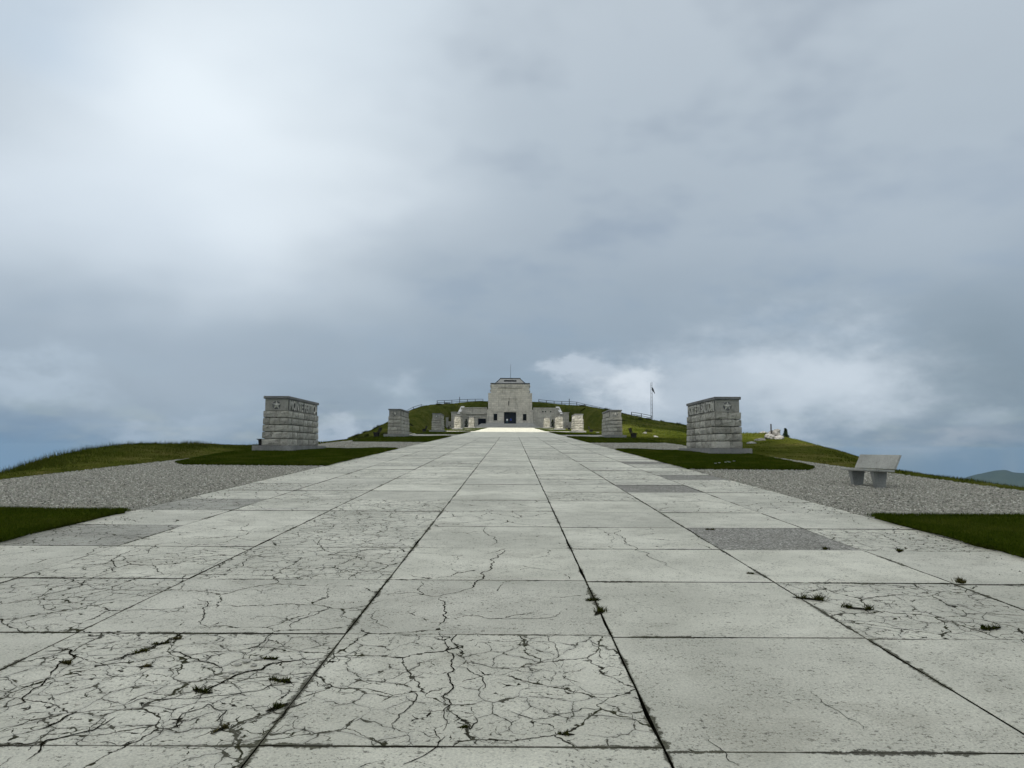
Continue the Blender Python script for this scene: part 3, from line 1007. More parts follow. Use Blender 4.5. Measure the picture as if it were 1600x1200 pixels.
# ------------------------------------------------------------------ rough grass on the verges
def rough(n, x0, x1, y0, y1, h, w, label, clump=None, test=None):
    px, py = rng.uniform(x0, x1, n), rng.uniform(y0, y1, n)
    m = (wob(px, py, 2.2, 5.0) + rng.uniform(-1, 1, n)) > -0.4
    if test is not None:
        m &= test(px, py)
    px, py = px[m], py[m]
    hh = h * (0.75 + 0.5 * wob(px, py, 3.7, 8.0))
    v, f = blades(px, py, terrain(px, py) - 0.02, np.maximum(hh, 0.03), w, 0.7)
    o = link('rough_grass', mesh_np('rough_grass', v, f), M['rough_blade'])
    return tag(o, label, 'grass', kind='stuff')

rough(60000, -21, XL - 0.05, 10, 48, 0.10, 0.022, 'rough meadow grass on the left verge')
rough(14000, -21, -15, 22, 42, 0.26, 0.016, 'long seeding grass along the left crest')
rough(50000, XR + 0.05, 24, 14, 60, 0.10, 0.022, 'rough meadow grass on the right verge')
rough(5000, XR + 0.02, XR + 1.0, 12, 30, 0.09, 0.014, 'ragged grass edging the gravel on the right')
rough(40000, -30, XL - 0.05, 48, 110, 0.16, 0.05, 'meadow grass behind the left memorial blocks')
rough(50000, XR + 0.05, 46, 58, 130, 0.16, 0.05, 'meadow grass behind the right memorial blocks')
rough(45000, -62, -17, 150, 250, 0.25, 0.12, 'grass on the left flank of the hill', test=lambda x, y: ~((np.abs(x) < 19) & (y < 232)))
rough(45000, 16, 80, 130, 250, 0.25, 0.12, 'grass on the right flank of the hill', test=lambda x, y: ~((np.abs(x) < 19) & (y < 232)))

# ------------------------------------------------------------------ memorial blocks
def block_mesh(x0, x1, y0, y1, z0, z1, amp, seed, nx=3, ny=4, nz=3, chamfer=0.03):
    """rough-hewn block: a gridded box, faces bulging and broken, arrises drawn in"""
    r = np.random.default_rng(seed)
    def lin(a, b, n):
        return np.array([a, a + chamfer] + list(np.linspace(a, b, n + 1)[1:-1]) + [b - chamfer, b])
    X, Y, Z = lin(x0, x1, nx), lin(y0, y1, ny), lin(z0, z1, nz)
    idx, v, f = {}, [], []
    def vid(i, j, k):
        key = (i, j, k)
        if key not in idx:
            p = np.array([X[i], Y[j], Z[k]])
            ex = [(i in (0, len(X) - 1)), (j in (0, len(Y) - 1)), (k in (0, len(Z) - 1))]
            sg = [(-1 if i == 0 else 1), (-1 if j == 0 else 1), (-1 if k == 0 else 1)]
            cnt = sum(ex)
            inner = (0 < i < len(X) - 1, 0 < j < len(Y) - 1, 0 < k < len(Z) - 1)
            for a in range(3):
                if ex[a]:
                    if cnt == 1:
                        near = [q for q in range(3) if q != a and ((i, j, k)[q] in (1, (len(X), len(Y), len(Z))[q] - 2))]
                        p[a] += sg[a] * (r.uniform(0.35, 1.1) * amp * (0.3 if near else 1.0)) * (0.12 if a == 2 else 1)
                    else:
                        p[a] -= sg[a] * chamfer * (r.uniform(0.9, 1.5) if a != 2 else r.uniform(0.25, 0.7))
            idx[key] = len(v)
            v.append(p)
        return idx[key]
    nX, nY, nZ = len(X), len(Y), len(Z)
    for k, flip in ((0, True), (nZ - 1, False)):
        for i in range(nX - 1):
            for j in range(nY - 1):
                q = (vid(i, j, k), vid(i + 1, j, k), vid(i + 1, j + 1, k), vid(i, j + 1, k))
                f.append(q[::-1] if flip else q)
    for i, flip in ((0, True), (nX - 1, False)):
        for j in range(nY - 1):
            for k in range(nZ - 1):
                q = (vid(i, j, k), vid(i, j + 1, k), vid(i, j + 1, k + 1), vid(i, j, k + 1))
                f.append(q[::-1] if flip else q)
    for j, flip in ((0, False), (nY - 1, True)):
        for i in range(nX - 1):
            for k in range(nZ - 1):
                q = (vid(i, j, k), vid(i + 1, j, k), vid(i + 1, j, k + 1), vid(i, j, k + 1))
                f.append(q[::-1] if flip else q)
    return mesh_np('stone_block', np.array(v), np.array(f), False)


def text_mesh(body, size, ext):
    cu = bpy.data.curves.new('lettering', 'FONT')
    cu.body = body
    cu.size = size
    cu.extrude = ext
    cu.offset = 0.016
    cu.space_character = 1.0
    cu.resolution_u = 3
    o = bpy.data.objects.new('lettering', cu)
    C.objects.link(o)
    dg = bpy.context.evaluated_depsgraph_get()
    me = bpy.data.meshes.new_from_object(o.evaluated_get(dg))
    bpy.data.objects.remove(o)
    bpy.data.curves.remove(cu)
    return me


def islands(me):
    """the connected pieces of a mesh, each as a mesh of its own"""
    bm = bmesh.new()
    bm.from_mesh(me)
    bmesh.ops.remove_doubles(bm, verts=bm.verts, dist=1e-5)
    bm.verts.ensure_lookup_table()
    seen, out = set(), []
    for v0 in bm.verts:
        if v0.index in seen:
            continue
        stack, comp = [v0], []
        seen.add(v0.index)
        while stack:
            v = stack.pop()
            comp.append(v)
            for e in v.link_edges:
                w = e.other_vert(v)
                if w.index not in seen:
                    seen.add(w.index)
                    stack.append(w)
        idx = {v.index: i for i, v in enumerate(comp)}
        fs = {f for v in comp for f in v.link_faces}
        m2 = bpy.data.meshes.new('letter')
        m2.from_pydata([tuple(v.co) for v in comp], [], [[idx[v.index] for v in f.verts] for f in fs])
        out.append(m2)
    bm.free()
    return out


def star_mesh(r0, r1, t):
    """five-pointed star, ridged, lying in the xz plane and facing -y"""
    v = [(0, -t, 0)]
    for i in range(10):
        a = math.pi / 2 + i * math.pi / 5
        r = r0 if i % 2 == 0 else r1
        v.append((math.cos(a) * r, -0.008, math.sin(a) * r))
    for i in range(10):
        a = math.pi / 2 + i * math.pi / 5
        r = r0 if i % 2 == 0 else r1
        v.append((math.cos(a) * r, 0.02, math.sin(a) * r))
    f = []
    for i in range(10):
        j = (i + 1) % 10
        f.append((0, 1 + i, 1 + j))
        f.append((1 + i, 11 + i, 11 + j, 1 + j))
    me = bpy.data.meshes.new('star')
    me.from_pydata(v, [], f)
    bm = bmesh.new(); bm.from_mesh(me); bmesh.ops.recalc_face_normals(bm, faces=bm.faces); bm.to_mesh(me); bm.free()
    return me

W, L = 1.30, 6.1                 # body of a memorial block
def memorial(side, row, xin, yf, label, text, tone, seed):
    """xin: x of the face towards the promenade, yf: y of the front face"""
    r = random.Random(seed)
    xc = xin + side * W / 2
    zg = float(plat(xc, yf - 0.4))
    t = empty('memorial_block', (xc, yf, zg), 0, label, 'memorial', 'memorial blocks lining the promenade')
    sc = 1.0
    hb = 0.33
    # plinth of three stones along each side
    near = row < 2
    cuts = [-0.45, 1.9, 4.2, L + 0.45]
    for a, b in zip(cuts[:-1], cuts[1:]):
        for x0, x1 in ((-W / 2 - 0.42, r.uniform(-0.2, 0.2)), (None, W / 2 + 0.42)):
            if x0 is None:
                x0 = prev
            prev = x1
            o = MB().box(x0 + 0.003, x1 - 0.003, a + 0.003, b - 0.003, -0.5, hb + r.uniform(-0.004, 0.004)).build('plinth_stone', M['plinth'], t, 0.012)
            o['tone'] = tone + r.uniform(-0.05, 0.05)
    # five rough courses over a recessed mortar core
    hc, z = 0.372, hb
    gp = 0.011 if near else 0.018
    core = MB().box(-W / 2 + 0.07, W / 2 - 0.07, 0.07, L - 0.07, hb - 0.05, hb + hc * 5 + 0.01).build('mortar_core', M['panel'], t)
    core['tone'] = -0.3
    for c in range(5):
        grow = 0.045 - 0.008 * c
        x0, x1, y0, y1 = -W / 2 - grow, W / 2 + grow, -grow, L + grow
        n = 5 if near else 4
        fl = r.uniform(0.55, 0.8)
        ys_ = [y0, y0 + fl]
        rest = [y0 + fl + (y1 - y0 - fl) * (q + r.uniform(-0.22, 0.22) * (0 < q < n)) / n for q in range(1, n + 1)]
        ys_ += rest
        ys_[-1] = y1
        for bi in range(len(ys_) - 1):
            ya, yb = ys_[bi], ys_[bi + 1]
            if bi == 0:
                xm = [x0, x0 + (x1 - x0) * r.uniform(0.3, 0.7), x1] if (c % 2 == 0 or not near) else [x0, x0 + (x1 - x0) * r.uniform(0.22, 0.4), x0 + (x1 - x0) * r.uniform(0.6, 0.78), x1]
            else:
                xm = [x0, x1]
            for xa, xb in zip(xm[:-1], xm[1:]):
                me = block_mesh(xa + (0.008 if xa > x0 else 0), xb - (0.008 if xb < x1 else 0), ya + (0.008 if bi else 0), yb - 0.008, z + gp, z + hc - gp, 0.055 if near else 0.09, r.randrange(10 ** 6), 3 if len(xm) == 2 else 2, 4 if bi else 2, 3, 0.024)
                o = link('stone_block', me, M['rustic'], t)
                o['tone'] = tone + r.uniform(-0.2, 0.16)
        z += hc
    # dressed course with the name and a star
    hn = 0.64
    nb = MB().box(-W / 2 + 0.045, W / 2 - 0.045, 0.04, L - 0.04, z + 0.002, z + hn).build('name_course', M['smooth'], t, 0.012)
    nb['tone'] = tone + 0.04
    face = -side * (W / 2 - 0.045)
    pn = MB().box(min(face, face - side * 0.012), max(face, face - side * 0.012), 0.16, L - 0.14, z + 0.05, z + hn - 0.04).build('name_panel', M['panel'], nb)
    pn['tone'] = tone
    st = link('star', star_mesh(0.25, 0.105, 0.075), M['letter'], nb, (0.0, 0.042, z + hn * 0.47))
    st['tone'] = tone + 0.05
    disc = MB().tube((0, 0.037, z + hn * 0.47), (0, 0.06, z + hn * 0.47), 0.225, 0.225, 16).build('star_shade_disc', M['cap'], nb)  # darker disc painted as the shadow round the star
    disc['tone'] = tone - 0.25
    if text:
        me = text_mesh(text, 0.66, 0.028)
        co = np.empty(len(me.vertices) * 3, np.float32)
        me.vertices.foreach_get('co', co)
        co = co.reshape(-1, 3)
        w0, w1, h0, h1 = co[:, 0].min(), co[:, 0].max(), co[:, 1].min(), co[:, 1].max()
        ln, ht = L - 0.5, 0.53
        u = (co[:, 0] - w0) / (w1 - w0) * ln
        hgt = (co[:, 1] - h0) / (h1 - h0) * ht
        out = np.zeros_like(co)
        out[:, 0] = face - side * (0.012 + 0.026 + co[:, 2])
        out[:, 1] = 0.25 + u if side < 0 else 0.25 + ln - u
        out[:, 2] = z + 0.06 + hgt
        me.vertices.foreach_set('co', out.ravel())
        bm = bmesh.new(); bm.from_mesh(me); bmesh.ops.recalc_face_normals(bm, faces=bm.faces); bm.to_mesh(me); bm.free()
        for lm in islands(me):
            o = link('letter', lm, M['letter'], nb)
            o['tone'] = tone
    else:
        y = 0.4                                     # raised characters too small to read
        while y < L - 0.6:
            w_ = r.uniform(0.14, 0.3)
            if r.random() > 0.13:
                xx = sorted((face - side * 0.01, face - side * 0.06))
                q0, q1 = (y, y + w_ * 0.45), (y + w_ * 0.45, y + w_)
                up = r.random() < 0.6
                ring = [(q0[0], 0.09), (q0[1], 0.09), (q0[1], 0.43), (q1[1], 0.43), (q1[1], 0.55), (q0[0], 0.55)] if up else \
                       [(q0[0], 0.09), (q1[1], 0.09), (q1[1], 0.2), (q0[1], 0.2), (q0[1], 0.55), (q0[0], 0.55)]
                o = MB().hull([(xx[0], a, z + b) for a, b in ring], [(xx[1], a, z + b) for a, b in ring]).build('letter', M['letter'], nb)
                o['tone'] = tone
            y += w_ + 0.13
    z += hn
    cp = MB().box(-W / 2 - 0.03, W / 2 + 0.03, -0.035, L + 0.035, z + 0.002, z + 0.15).build('coping', M['cap'], t, 0.015)
    cp['tone'] = tone
    return t

XIN_L = [-11.95, -11.6, -11.2, -10.7, -9.9]
XIN_R = [10.45, 10.2, 9.9, 9.4, 8.6]
LN = ['largest memorial block on the left, MONTE PERTICA in raised letters', 'second memorial block from the viewer on the left, hill rising behind it',
      'third memorial block on the left, grey and shaded', 'fourth memorial block on the left, front bright in sunlight', 'smallest memorial block on the left, sunlit beside the portal wall']
RN = ['largest memorial block on the right, PORTE DI SALTON in raised letters', 'second memorial block from the viewer on the right, dark bench beside it',
      'third memorial block on the right, partly sunlit', 'fourth memorial block on the right, white in sunlight', 'smallest memorial block on the right, sunlit beside the portal wall']
for i, yf in enumerate(STONE_Y):
    memorial(-1, i, XIN_L[i], yf + (0.9 if i == 0 else 0), LN[i], 'MONTE PERTICA' if i == 0 else None, 0.0, 100 + i)
    memorial(1, i, XIN_R[i], yf - (0.6 if i == 0 else 0), RN[i], 'PORTE DI SALTON' if i == 0 else None, 0.02, 200 + i)

# ------------------------------------------------------------------ benches
def concrete_bench(loc, rz, label):
    t = empty('bench', loc, rz, label, 'bench')
    n = 1.42
    # the bench faces -y in its own frame, long axis x
    seat = MB().hull([(-n / 2, -0.27, 0.40), (n / 2, -0.27, 0.40), (n / 2, 0.20, 0.375), (-n / 2, 0.20, 0.375)],
                     [(-n / 2, -0.27, 0.455), (n / 2, -0.27, 0.455), (n / 2, 0.20, 0.43), (-n / 2, 0.20, 0.43)]).build('seat', M['concrete'], t, 0.008)
    back = MB().hull([(-n / 2, 0.17, 0.455), (n / 2, 0.17, 0.455), (n / 2, 0.235, 0.44), (-n / 2, 0.235, 0.44)],
                     [(-n / 2, 0.36, 0.81), (n / 2, 0.36, 0.81), (n / 2, 0.42, 0.795), (-n / 2, 0.42, 0.795)]).build('backrest', M['concrete'], t, 0.008)
    for s in (-1, 1):
        xa = s * 0.40
        MB().hull([(xa - 0.055, -0.13, -0.05), (xa + 0.055, -0.13, -0.05), (xa + 0.055, 0.12, -0.05), (xa - 0.055, 0.12, -0.05)],
                  [(xa - 0.06, -0.23, 0.392), (xa + 0.06, -0.23, 0.392), (xa + 0.06, 0.19, 0.372), (xa - 0.06, 0.19, 0.372)]).build('leg', M['concrete_leg'], t, 0.008)
        MB().hull([(xa - 0.04, 0.20, 0.39), (xa + 0.04, 0.20, 0.39), (xa + 0.04, 0.25, 0.38), (xa - 0.04, 0.25, 0.38)],
                  [(xa - 0.04, 0.30, 0.60), (xa + 0.04, 0.30, 0.60), (xa + 0.04, 0.36, 0.59), (xa - 0.04, 0.36, 0.59)]).build('back_bracket', M['concrete_leg'], t)
    return t

bp = Vector((9.14, 19.0, 0))
bp.z = float(plat(bp.x, bp.y))
concrete_bench(bp, R(-76), 'pale concrete bench with tilted backrest standing alone on the gravel')


def dark_bench(loc, rz, label):
    t = empty('bench', loc, rz, label, 'bench', 'dark benches beside the memorial blocks')
    n = 1.7
    for k in range(3):
        y = -0.24 + k * 0.16
        MB().box(-n / 2, n / 2, y, y + 0.145, 0.41, 0.455).build('seat_slat', M['dark_bench'], t)
    for k in range(3):
        z0 = 0.50 + k * 0.16
        y0 = 0.235 + k * 0.05
        MB().hull([(-n / 2, y0, z0), (n / 2, y0, z0), (n / 2, y0 + 0.04, z0 - 0.01), (-n / 2, y0 + 0.04, z0 - 0.01)],
                  [(-n / 2, y0 + 0.045, z0 + 0.145), (n / 2, y0 + 0.045, z0 + 0.145), (n / 2, y0 + 0.085, z0 + 0.135), (-n / 2, y0 + 0.085, z0 + 0.135)]).build('back_slat', M['dark_bench'], t)
    for s in (-1, 1):
        xa = s * 0.6
        MB().hull([(xa - 0.06, -0.15, -0.1), (xa + 0.06, -0.15, -0.1), (xa + 0.06, 0.16, -0.1), (xa - 0.06, 0.16, -0.1)],
                  [(xa - 0.06, -0.22, 0.405), (xa + 0.06, -0.22, 0.405), (xa + 0.06, 0.22, 0.405), (xa - 0.06, 0.22, 0.405)]).build('leg', M['dark_bench'], t)
        MB().tube((xa, 0.2, 0.42), (xa, 0.43, 0.97), 0.03).build('back_post', M['dark_bench'], t)
    return t

BN = ['largest', 'second', 'third', 'fourth']
for i in range(4):
    y = STONE_Y[i] + (4.8 if i == 0 else 0.2)
    xl = XIN_L[i] - W - (1.15 if i == 0 else 1.25)
    xr = XIN_R[i] + W + (1.1 if i == 0 else 1.25)
    for x, rz, sd in ((xl, R(-90), 'left'), (xr, R(90), 'right')):
        dark_bench((x, y, float(max(plat(x, y), terrain(x, y) if (x < XL or x > XR) else -9)) + 0.03), rz,
                   'dark bench on the outer side of the %s %s memorial block' % (BN[i], sd))

# ------------------------------------------------------------------ portal
PY, PX = 226.0, -0.55
PZ = SL * TOP_Y
portal = empty('portal_building', (PX, PY, PZ), 0, 'tall stepped stone portal with dark doorway at the end of the promenade', 'building')
def pb(name, mat, *boxes, bevel=0.0, parent=portal, tone=0.0):
    mb = MB()
    for b in boxes:
        mb.box(*b)
    o = mb.build(name, mat, parent, bevel)
    o['tone'] = tone
    return o
ZF = 1.25          # floor above the foot of the steps
for k in range(6):
    w_ = 10.6 - 0.35 * k
    pb('step', M['step'], (-w_, w_ - 1.6 + 0.0, -4.0 + 0.36 * k, -0.02, -0.35 if k == 0 else ZF * k / 6 + 0.002, ZF * (k + 1) / 6), bevel=0.02)
# lower storey with door and window openings left free
x_door, h_door = 1.88, 3.75
zt = 4.9
pb('wall', M['portal'],
   (-7.1, -5.05, 0, 6, ZF, zt), (-3.95, -x_door, 0, 6, ZF, zt), (x_door, 3.95, 0, 6, ZF, zt), (5.05, 7.1, 0, 6, ZF, zt),
   (-5.05, -3.95, 0, 6, ZF, ZF + 1.05), (3.95, 5.05, 0, 6, ZF, ZF + 1.05), (-5.05, -3.95, 0, 6, ZF + 3.1, zt), (3.95, 5.05, 0, 6, ZF + 3.1, zt),
   (-7.1, 7.1, 0, 6, zt + 0.002, 5.6))
pb('plinth', M['step'], (-7.25, -x_door - 0.1, -0.15, -0.003, ZF + 0.003, ZF + 0.35), (x_door + 0.1, 7.25, -0.15, -0.003, ZF + 0.003, ZF + 0.35))
pb('string_course', M['portal'], (-7.25, -x_door - 0.35, -0.14, -0.003, 4.95, 5.2), (x_door + 0.35, 7.25, -0.14, -0.003, 4.95, 5.2), bevel=0.03, tone=-0.08)
pb('middle_storey', M['portal'], (-6.75, 6.75, 0.12, 6, 5.602, 10.5))
pb('shoulder', M['portal'], (-6.75, -5.9, 0.10, 5.9, 10.502, 10.75), (5.9, 6.75, 0.10, 5.9, 10.502, 10.75), tone=-0.1)
pb('upper_storey', M['portal'], (-5.95, 5.95, 0.3, 5.8, 10.502, 13.6))
pb('pilaster', M['portal'], (-5.8, -3.7, -0.02, 0.297, 5.75, 13.3), tone=0.04)
pb('pilaster', M['portal'], (3.7, 5.8, -0.02, 0.297, 5.75, 13.3), tone=0.04)
pb('frieze', M['portal'], (-6.1, 6.1, 0.06, 0.296, 12.25, 12.55), tone=-0.2)
pb('inscription_band', M['portal'], (-2.6, 2.3, 0.02, 0.117, 8.75, 9.05), tone=-0.25)
pb('stone_bracket', M['portal'], (-6.2, -5.96, 0.2, 1.2, 11.2, 11.7), tone=-0.3)
pb('stone_bracket', M['portal'], (5.96, 6.2, 0.2, 1.2, 11.0, 11.5), tone=-0.3)
pb('stone_bracket', M['portal'], (-6.2, -5.96, 0.2, 1.2, 12.7, 13.2), tone=-0.3)
pb('stone_bracket', M['portal'], (5.96, 6.2, 0.2, 1.2, 12.7, 13.2), tone=-0.3)
pb('arrow_slit', M['dark_void'], (-0.55, -0.35, 0.1, 0.119, 6.9, 8.2))
pb('cornice', M['dark_metal'], (-6.1, 6.1, 0.12, 6.0, 13.602, 13.86), bevel=0.03)
lan = MB().hull([(-4.5, 0.8, 13.862), (4.5, 0.8, 13.862), (4.5, 5.4, 13.862), (-4.5, 5.4, 13.862)],
                [(-3.0, 1.5, 15.3), (3.0, 1.5, 15.3), (3.0, 4.8, 15.3), (-3.0, 4.8, 15.3)]).build('lantern_roof', M['step'], portal)
lan['tone'] = 0.1
for s in (-1, 1):
    MB().tube((s * 4.55, 0.78, 13.9), (s * 3.02, 1.47, 15.3), 0.11).build('roof_ridge', M['dark_metal'], portal)
pb('roof_cap', M['dark_metal'], (-3.2, 3.2, 1.35, 4.9, 15.302, 15.52), bevel=0.02)
MB().hull([(-1.95, 1.02, 14.33), (1.95, 1.02, 14.33), (1.95, 1.2, 14.33), (-1.95, 1.2, 14.33)],
          [(-1.95, 1.24, 14.84), (1.95, 1.24, 14.84), (1.95, 1.4, 14.84), (-1.95, 1.4, 14.84)]).build('roof_window', M['dark_void'], portal)
MB().tube((0.1, 3, 15.5), (0.1, 3, 20.0), 0.07, 0.035).build('flagpole', M['grey_metal'], portal)
pb('door_frame', M['portal'], (-x_door - 0.32, -x_door, -0.12, 0.5, ZF + 0.003, ZF + h_door), (x_door, x_door + 0.32, -0.12, 0.5, ZF + 0.003, ZF + h_door),
   (-x_door - 0.32, x_door + 0.32, -0.12, 0.5, ZF + h_door + 0.002, ZF + h_door + 0.4), tone=-0.05)
pb('door', M['door'], (-x_door + 0.002, -0.02, 2.0, 2.1, ZF + 0.01, zt - 0.03))
pb('door', M['door'], (0.02, x_door - 0.002, 2.0, 2.1, ZF + 0.01, zt - 0.03))
pb('hall_floor', M['step'], (-x_door, x_door, 0.0, 2.0, ZF - 0.1, ZF + 0.002))
for s in (-1, 1):
    xw = s * 4.5
    wd = pb('window', M['dark_void'], (xw - 0.545, xw + 0.545, 0.45, 0.5, ZF + 1.06, ZF + 3.09))
    pb('window_frame', M['portal'], (xw - 0.72, xw - 0.56, -0.08, 0.2, ZF + 0.95, ZF + 3.6), (xw + 0.56, xw + 0.72, -0.08, 0.2, ZF + 0.95, ZF + 3.6),
       (xw - 0.72, xw + 0.72, -0.08, 0.2, ZF + 3.602, ZF + 3.85), (xw - 0.72, xw + 0.72, -0.12, 0.2, ZF + 0.8, ZF + 0.948), parent=wd, tone=-0.15)
    for q in (-0.2, 0.2):
        pb('window_bar', M['dark_metal'], (xw + q - 0.03, xw + q + 0.03, 0.2, 0.26, ZF + 1.06, ZF + 3.09), parent=wd)

# wing walls, stairs and end blocks
for s, sd in ((-1, 'left'), (1, 'right')):
    t = empty('wing_wall', (PX, PY, PZ), 0, 'stone retaining wall on the %s of the portal with leaning parapet coloured white as if sunlit' % sd, 'wall')
    xr = lambda a, b: (min(s * a, s * b), max(s * a, s * b))
    a, b = xr(7.15, 15.2)
    if s < 0:
        pb('wall', M['wing'], (a, b, 1.1, 4.4, -0.4, 4.35), (a, b, 0.9, 4.4, 4.352, 6.1), parent=t)
        pb('ledge', M['wing'], (a + 1.2, b - 0.4, 0.5, 0.9, 4.25, 4.5), parent=t, tone=0.05)
        pb('ledge', M['wing'], (a + 1.4, b - 2.0, 0.7, 1.098, 3.35, 3.6), parent=t, tone=-0.1)
        pb('dark_doorway', M['dark_void'], (b - 2.7, b - 0.3, 1.06, 1.098, 0.4, 2.9), parent=t)
    else:
        pb('wall', M['wing'], (a, b, 0.8, 4.4, -0.4, 6.1), parent=t)
        for q in (10.1, 10.9, 12.5):
            pb('wall_opening', M['dark_void'], (q - 0.22, q + 0.22, 0.76, 0.797, 4.9, 5.25), parent=t)
    pb('coping', M['wing'], (a, b, 0.6, 4.4, 6.102, 6.3), parent=t, tone=0.12, bevel=0.03)
    # leaning parapet of the outer stair, sun on it put into its white
    x0, x1, x2, x3 = s * 16.2, s * 15.4, s * 15.25, s * 14.2
    MB().hull([(x0, -1.2, 4.3), (x1, -1.2, 4.3), (x1, -0.6, 4.0), (x0, -0.6, 4.0)],
              [(x2, 2.6, 6.75), (x3, 2.6, 6.75), (x3, 3.1, 6.4), (x2, 3.1, 6.4)]).build('stair_parapet', M['coping'], t)
    a, b = xr(14.9, 18.0)
    pb('end_block', M['wing'], (a, b, -0.6, 3.4, -0.6, 4.6), parent=t, tone=0.02)
    pb('end_coping', M['wing'], (a - 0.15, b + 0.15, -0.75, 3.5, 4.602, 4.85), parent=t, tone=-0.1, bevel=0.03)
    a, b = xr(17.0, 19.0)
    pb('low_wall', M['wing'], (a, b, -1.4, -0.75, -0.6, 1.9), parent=t, tone=-0.05)
    p = empty('stone_post', (PX + s * 18.9, PY - 5.0, PZ - 0.2), 0, 'slim pale stone post outside the %s wing wall' % sd, 'post')
    pb('shaft', M['plinth'], (-0.36, 0.36, -0.36, 0.36, -0.4, 2.9), parent=p, bevel=0.03, tone=0.15)
    pb('post_cap', M['plinth'], (-0.42, 0.42, -0.42, 0.42, 2.902, 3.1), parent=p, bevel=0.03, tone=0.2)

# ------------------------------------------------------------------ shrubs, tree
def leaf_cloud(n, fn, size, name, mat, parent):
    pts = np.array([fn() for _ in range(n)])
    d = rng.normal(0, 1, (n, 3))
    d /= np.linalg.norm(d, axis=1)[:, None]
    e = np.cross(d, rng.normal(0, 1, (n, 3)))
    e /= np.linalg.norm(e, axis=1)[:, None]
    sz = size * rng.uniform(0.6, 1.4, n)[:, None]
    v = np.stack([pts - e * sz * 0.35, pts + e * sz * 0.35, pts + d * sz], 1).reshape(-1, 3)
    return link(name, mesh_np(name, v, np.arange(3 * n).reshape(-1, 3)), mat, parent)

for s, sd in ((-1, 'left'), (1, 'right')):
    x, y = PX + (-13.0 if s < 0 else 12.7), 219.0
    sh = empty('evergreen_shrub', (x, y, float(plat(x, 219))), 0, 'dark upright shrub between the sunlit blocks by the %s wing wall' % sd, 'shrub', 'dark shrubs before the wing walls')
    MB().tube((0, 0, -0.2), (0, 0, 1.6), 0.07, 0.03).build('stem', M['bark'], sh)
    def pt():
        z = random.uniform(0.1, 2.5)
        rr = 0.62 * math.sqrt(max(0, 1 - ((z - 1.0) / 1.6) ** 2)) * math.sqrt(random.random()) * (0.8 + 0.3 * math.sin(z * 5))
        a = random.uniform(0, 6.283)
        return (math.cos(a) * rr, math.sin(a) * rr, z)
    leaf_cloud(900, pt, 0.16, 'foliage', M['needle'], sh)


def fir(loc, h, rad, label, n=2200, tiers=9):
    t = empty('fir_tree', loc, 0, label, 'tree')
    MB().tube((0, 0, -0.4), (0, 0, h * 0.97), h * 0.03, 0.01, 7).build('trunk', M['bark'], t)
    def pt():
        u = random.random() ** 1.3
        k = math.floor(u * tiers) / tiers
        f = (u - k) * tiers
        rr = rad * (1 - u) * (1.15 - 0.55 * f) * math.sqrt(random.random()) + 0.02
        a = random.uniform(0, 6.283)
        rr *= 0.8 + 0.35 * math.sin(a * 3 + u * 17)
        return (math.cos(a) * rr, math.sin(a) * rr, h * (0.08 + 0.92 * u) - rr * 0.25)
    leaf_cloud(n, pt, h * 0.09, 'crown', M['needle'], t)
    return t

def ground_at(px, py, d):
    """ground point in the direction of a pixel column at distance d"""
    v = pixel_dir(px, py)
    x = v.x / v.y * d
    return Vector((x, d, float(terrain(x, d))))
p = ground_at(1228, 690, 68)
p.z -= 0.15
fir(p, 1.6, 0.6, 'small dark fir tree standing beside the white boulder')
p = ground_at(1583, 760, 26)
# low bush just over the edge on the far right
bz = empty('bush', (p.x, p.y, p.z - 0.1), 0, 'dark low bush just over the edge at far right', 'shrub')
MB().tube((0, 0, -0.2), (0, 0, 0.5), 0.04, 0.02).build('stem', M['bark'], bz)
topz = EYE - 48 / 1150 * 26 - p.z + 0.1
def ptb():
    a, rr, z = random.uniform(0, 6.283), math.sqrt(random.random()), random.random()
    return (math.cos(a) * rr * 0.5 * (1 - 0.6 * z), math.sin(a) * rr * 0.5 * (1 - 0.6 * z), 0.02 + z * max(topz * 0.55, 0.22))
leaf_cloud(900, ptb, 0.09, 'foliage', M['weed'], bz)

# ------------------------------------------------------------------ white boulder and outcrops
def boulder(loc, sx, sy, sz, seed, sub=4):
    bm = bmesh.new()
    bmesh.ops.create_icosphere(bm, subdivisions=sub, radius=1.0)
    r = np.random.default_rng(seed)
    planes = r.normal(0, 1, (14, 3))
    planes /= np.linalg.norm(planes, axis=1)[:, None]
    dist = r.uniform(0.55, 0.95, 14)
    for v in bm.verts:
        p = np.array(v.co)
        for n_, d_ in zip(planes, dist):
            k = p @ n_
            if k > d_:
                p = p - n_ * (k - d_) * 0.9
        p = p * (1 + 0.09 * math.sin(p[0] * 9 + seed) * math.cos(p[1] * 8 + p[2] * 7) + 0.05 * math.sin(p[2] * 21 + p[0] * 13))
        v.co = Vector((p[0] * sx, p[1] * sy, p[2] * sz))
    me = bpy.data.meshes.new('rock')
    bm.to_mesh(me)
    bm.free()
    return me

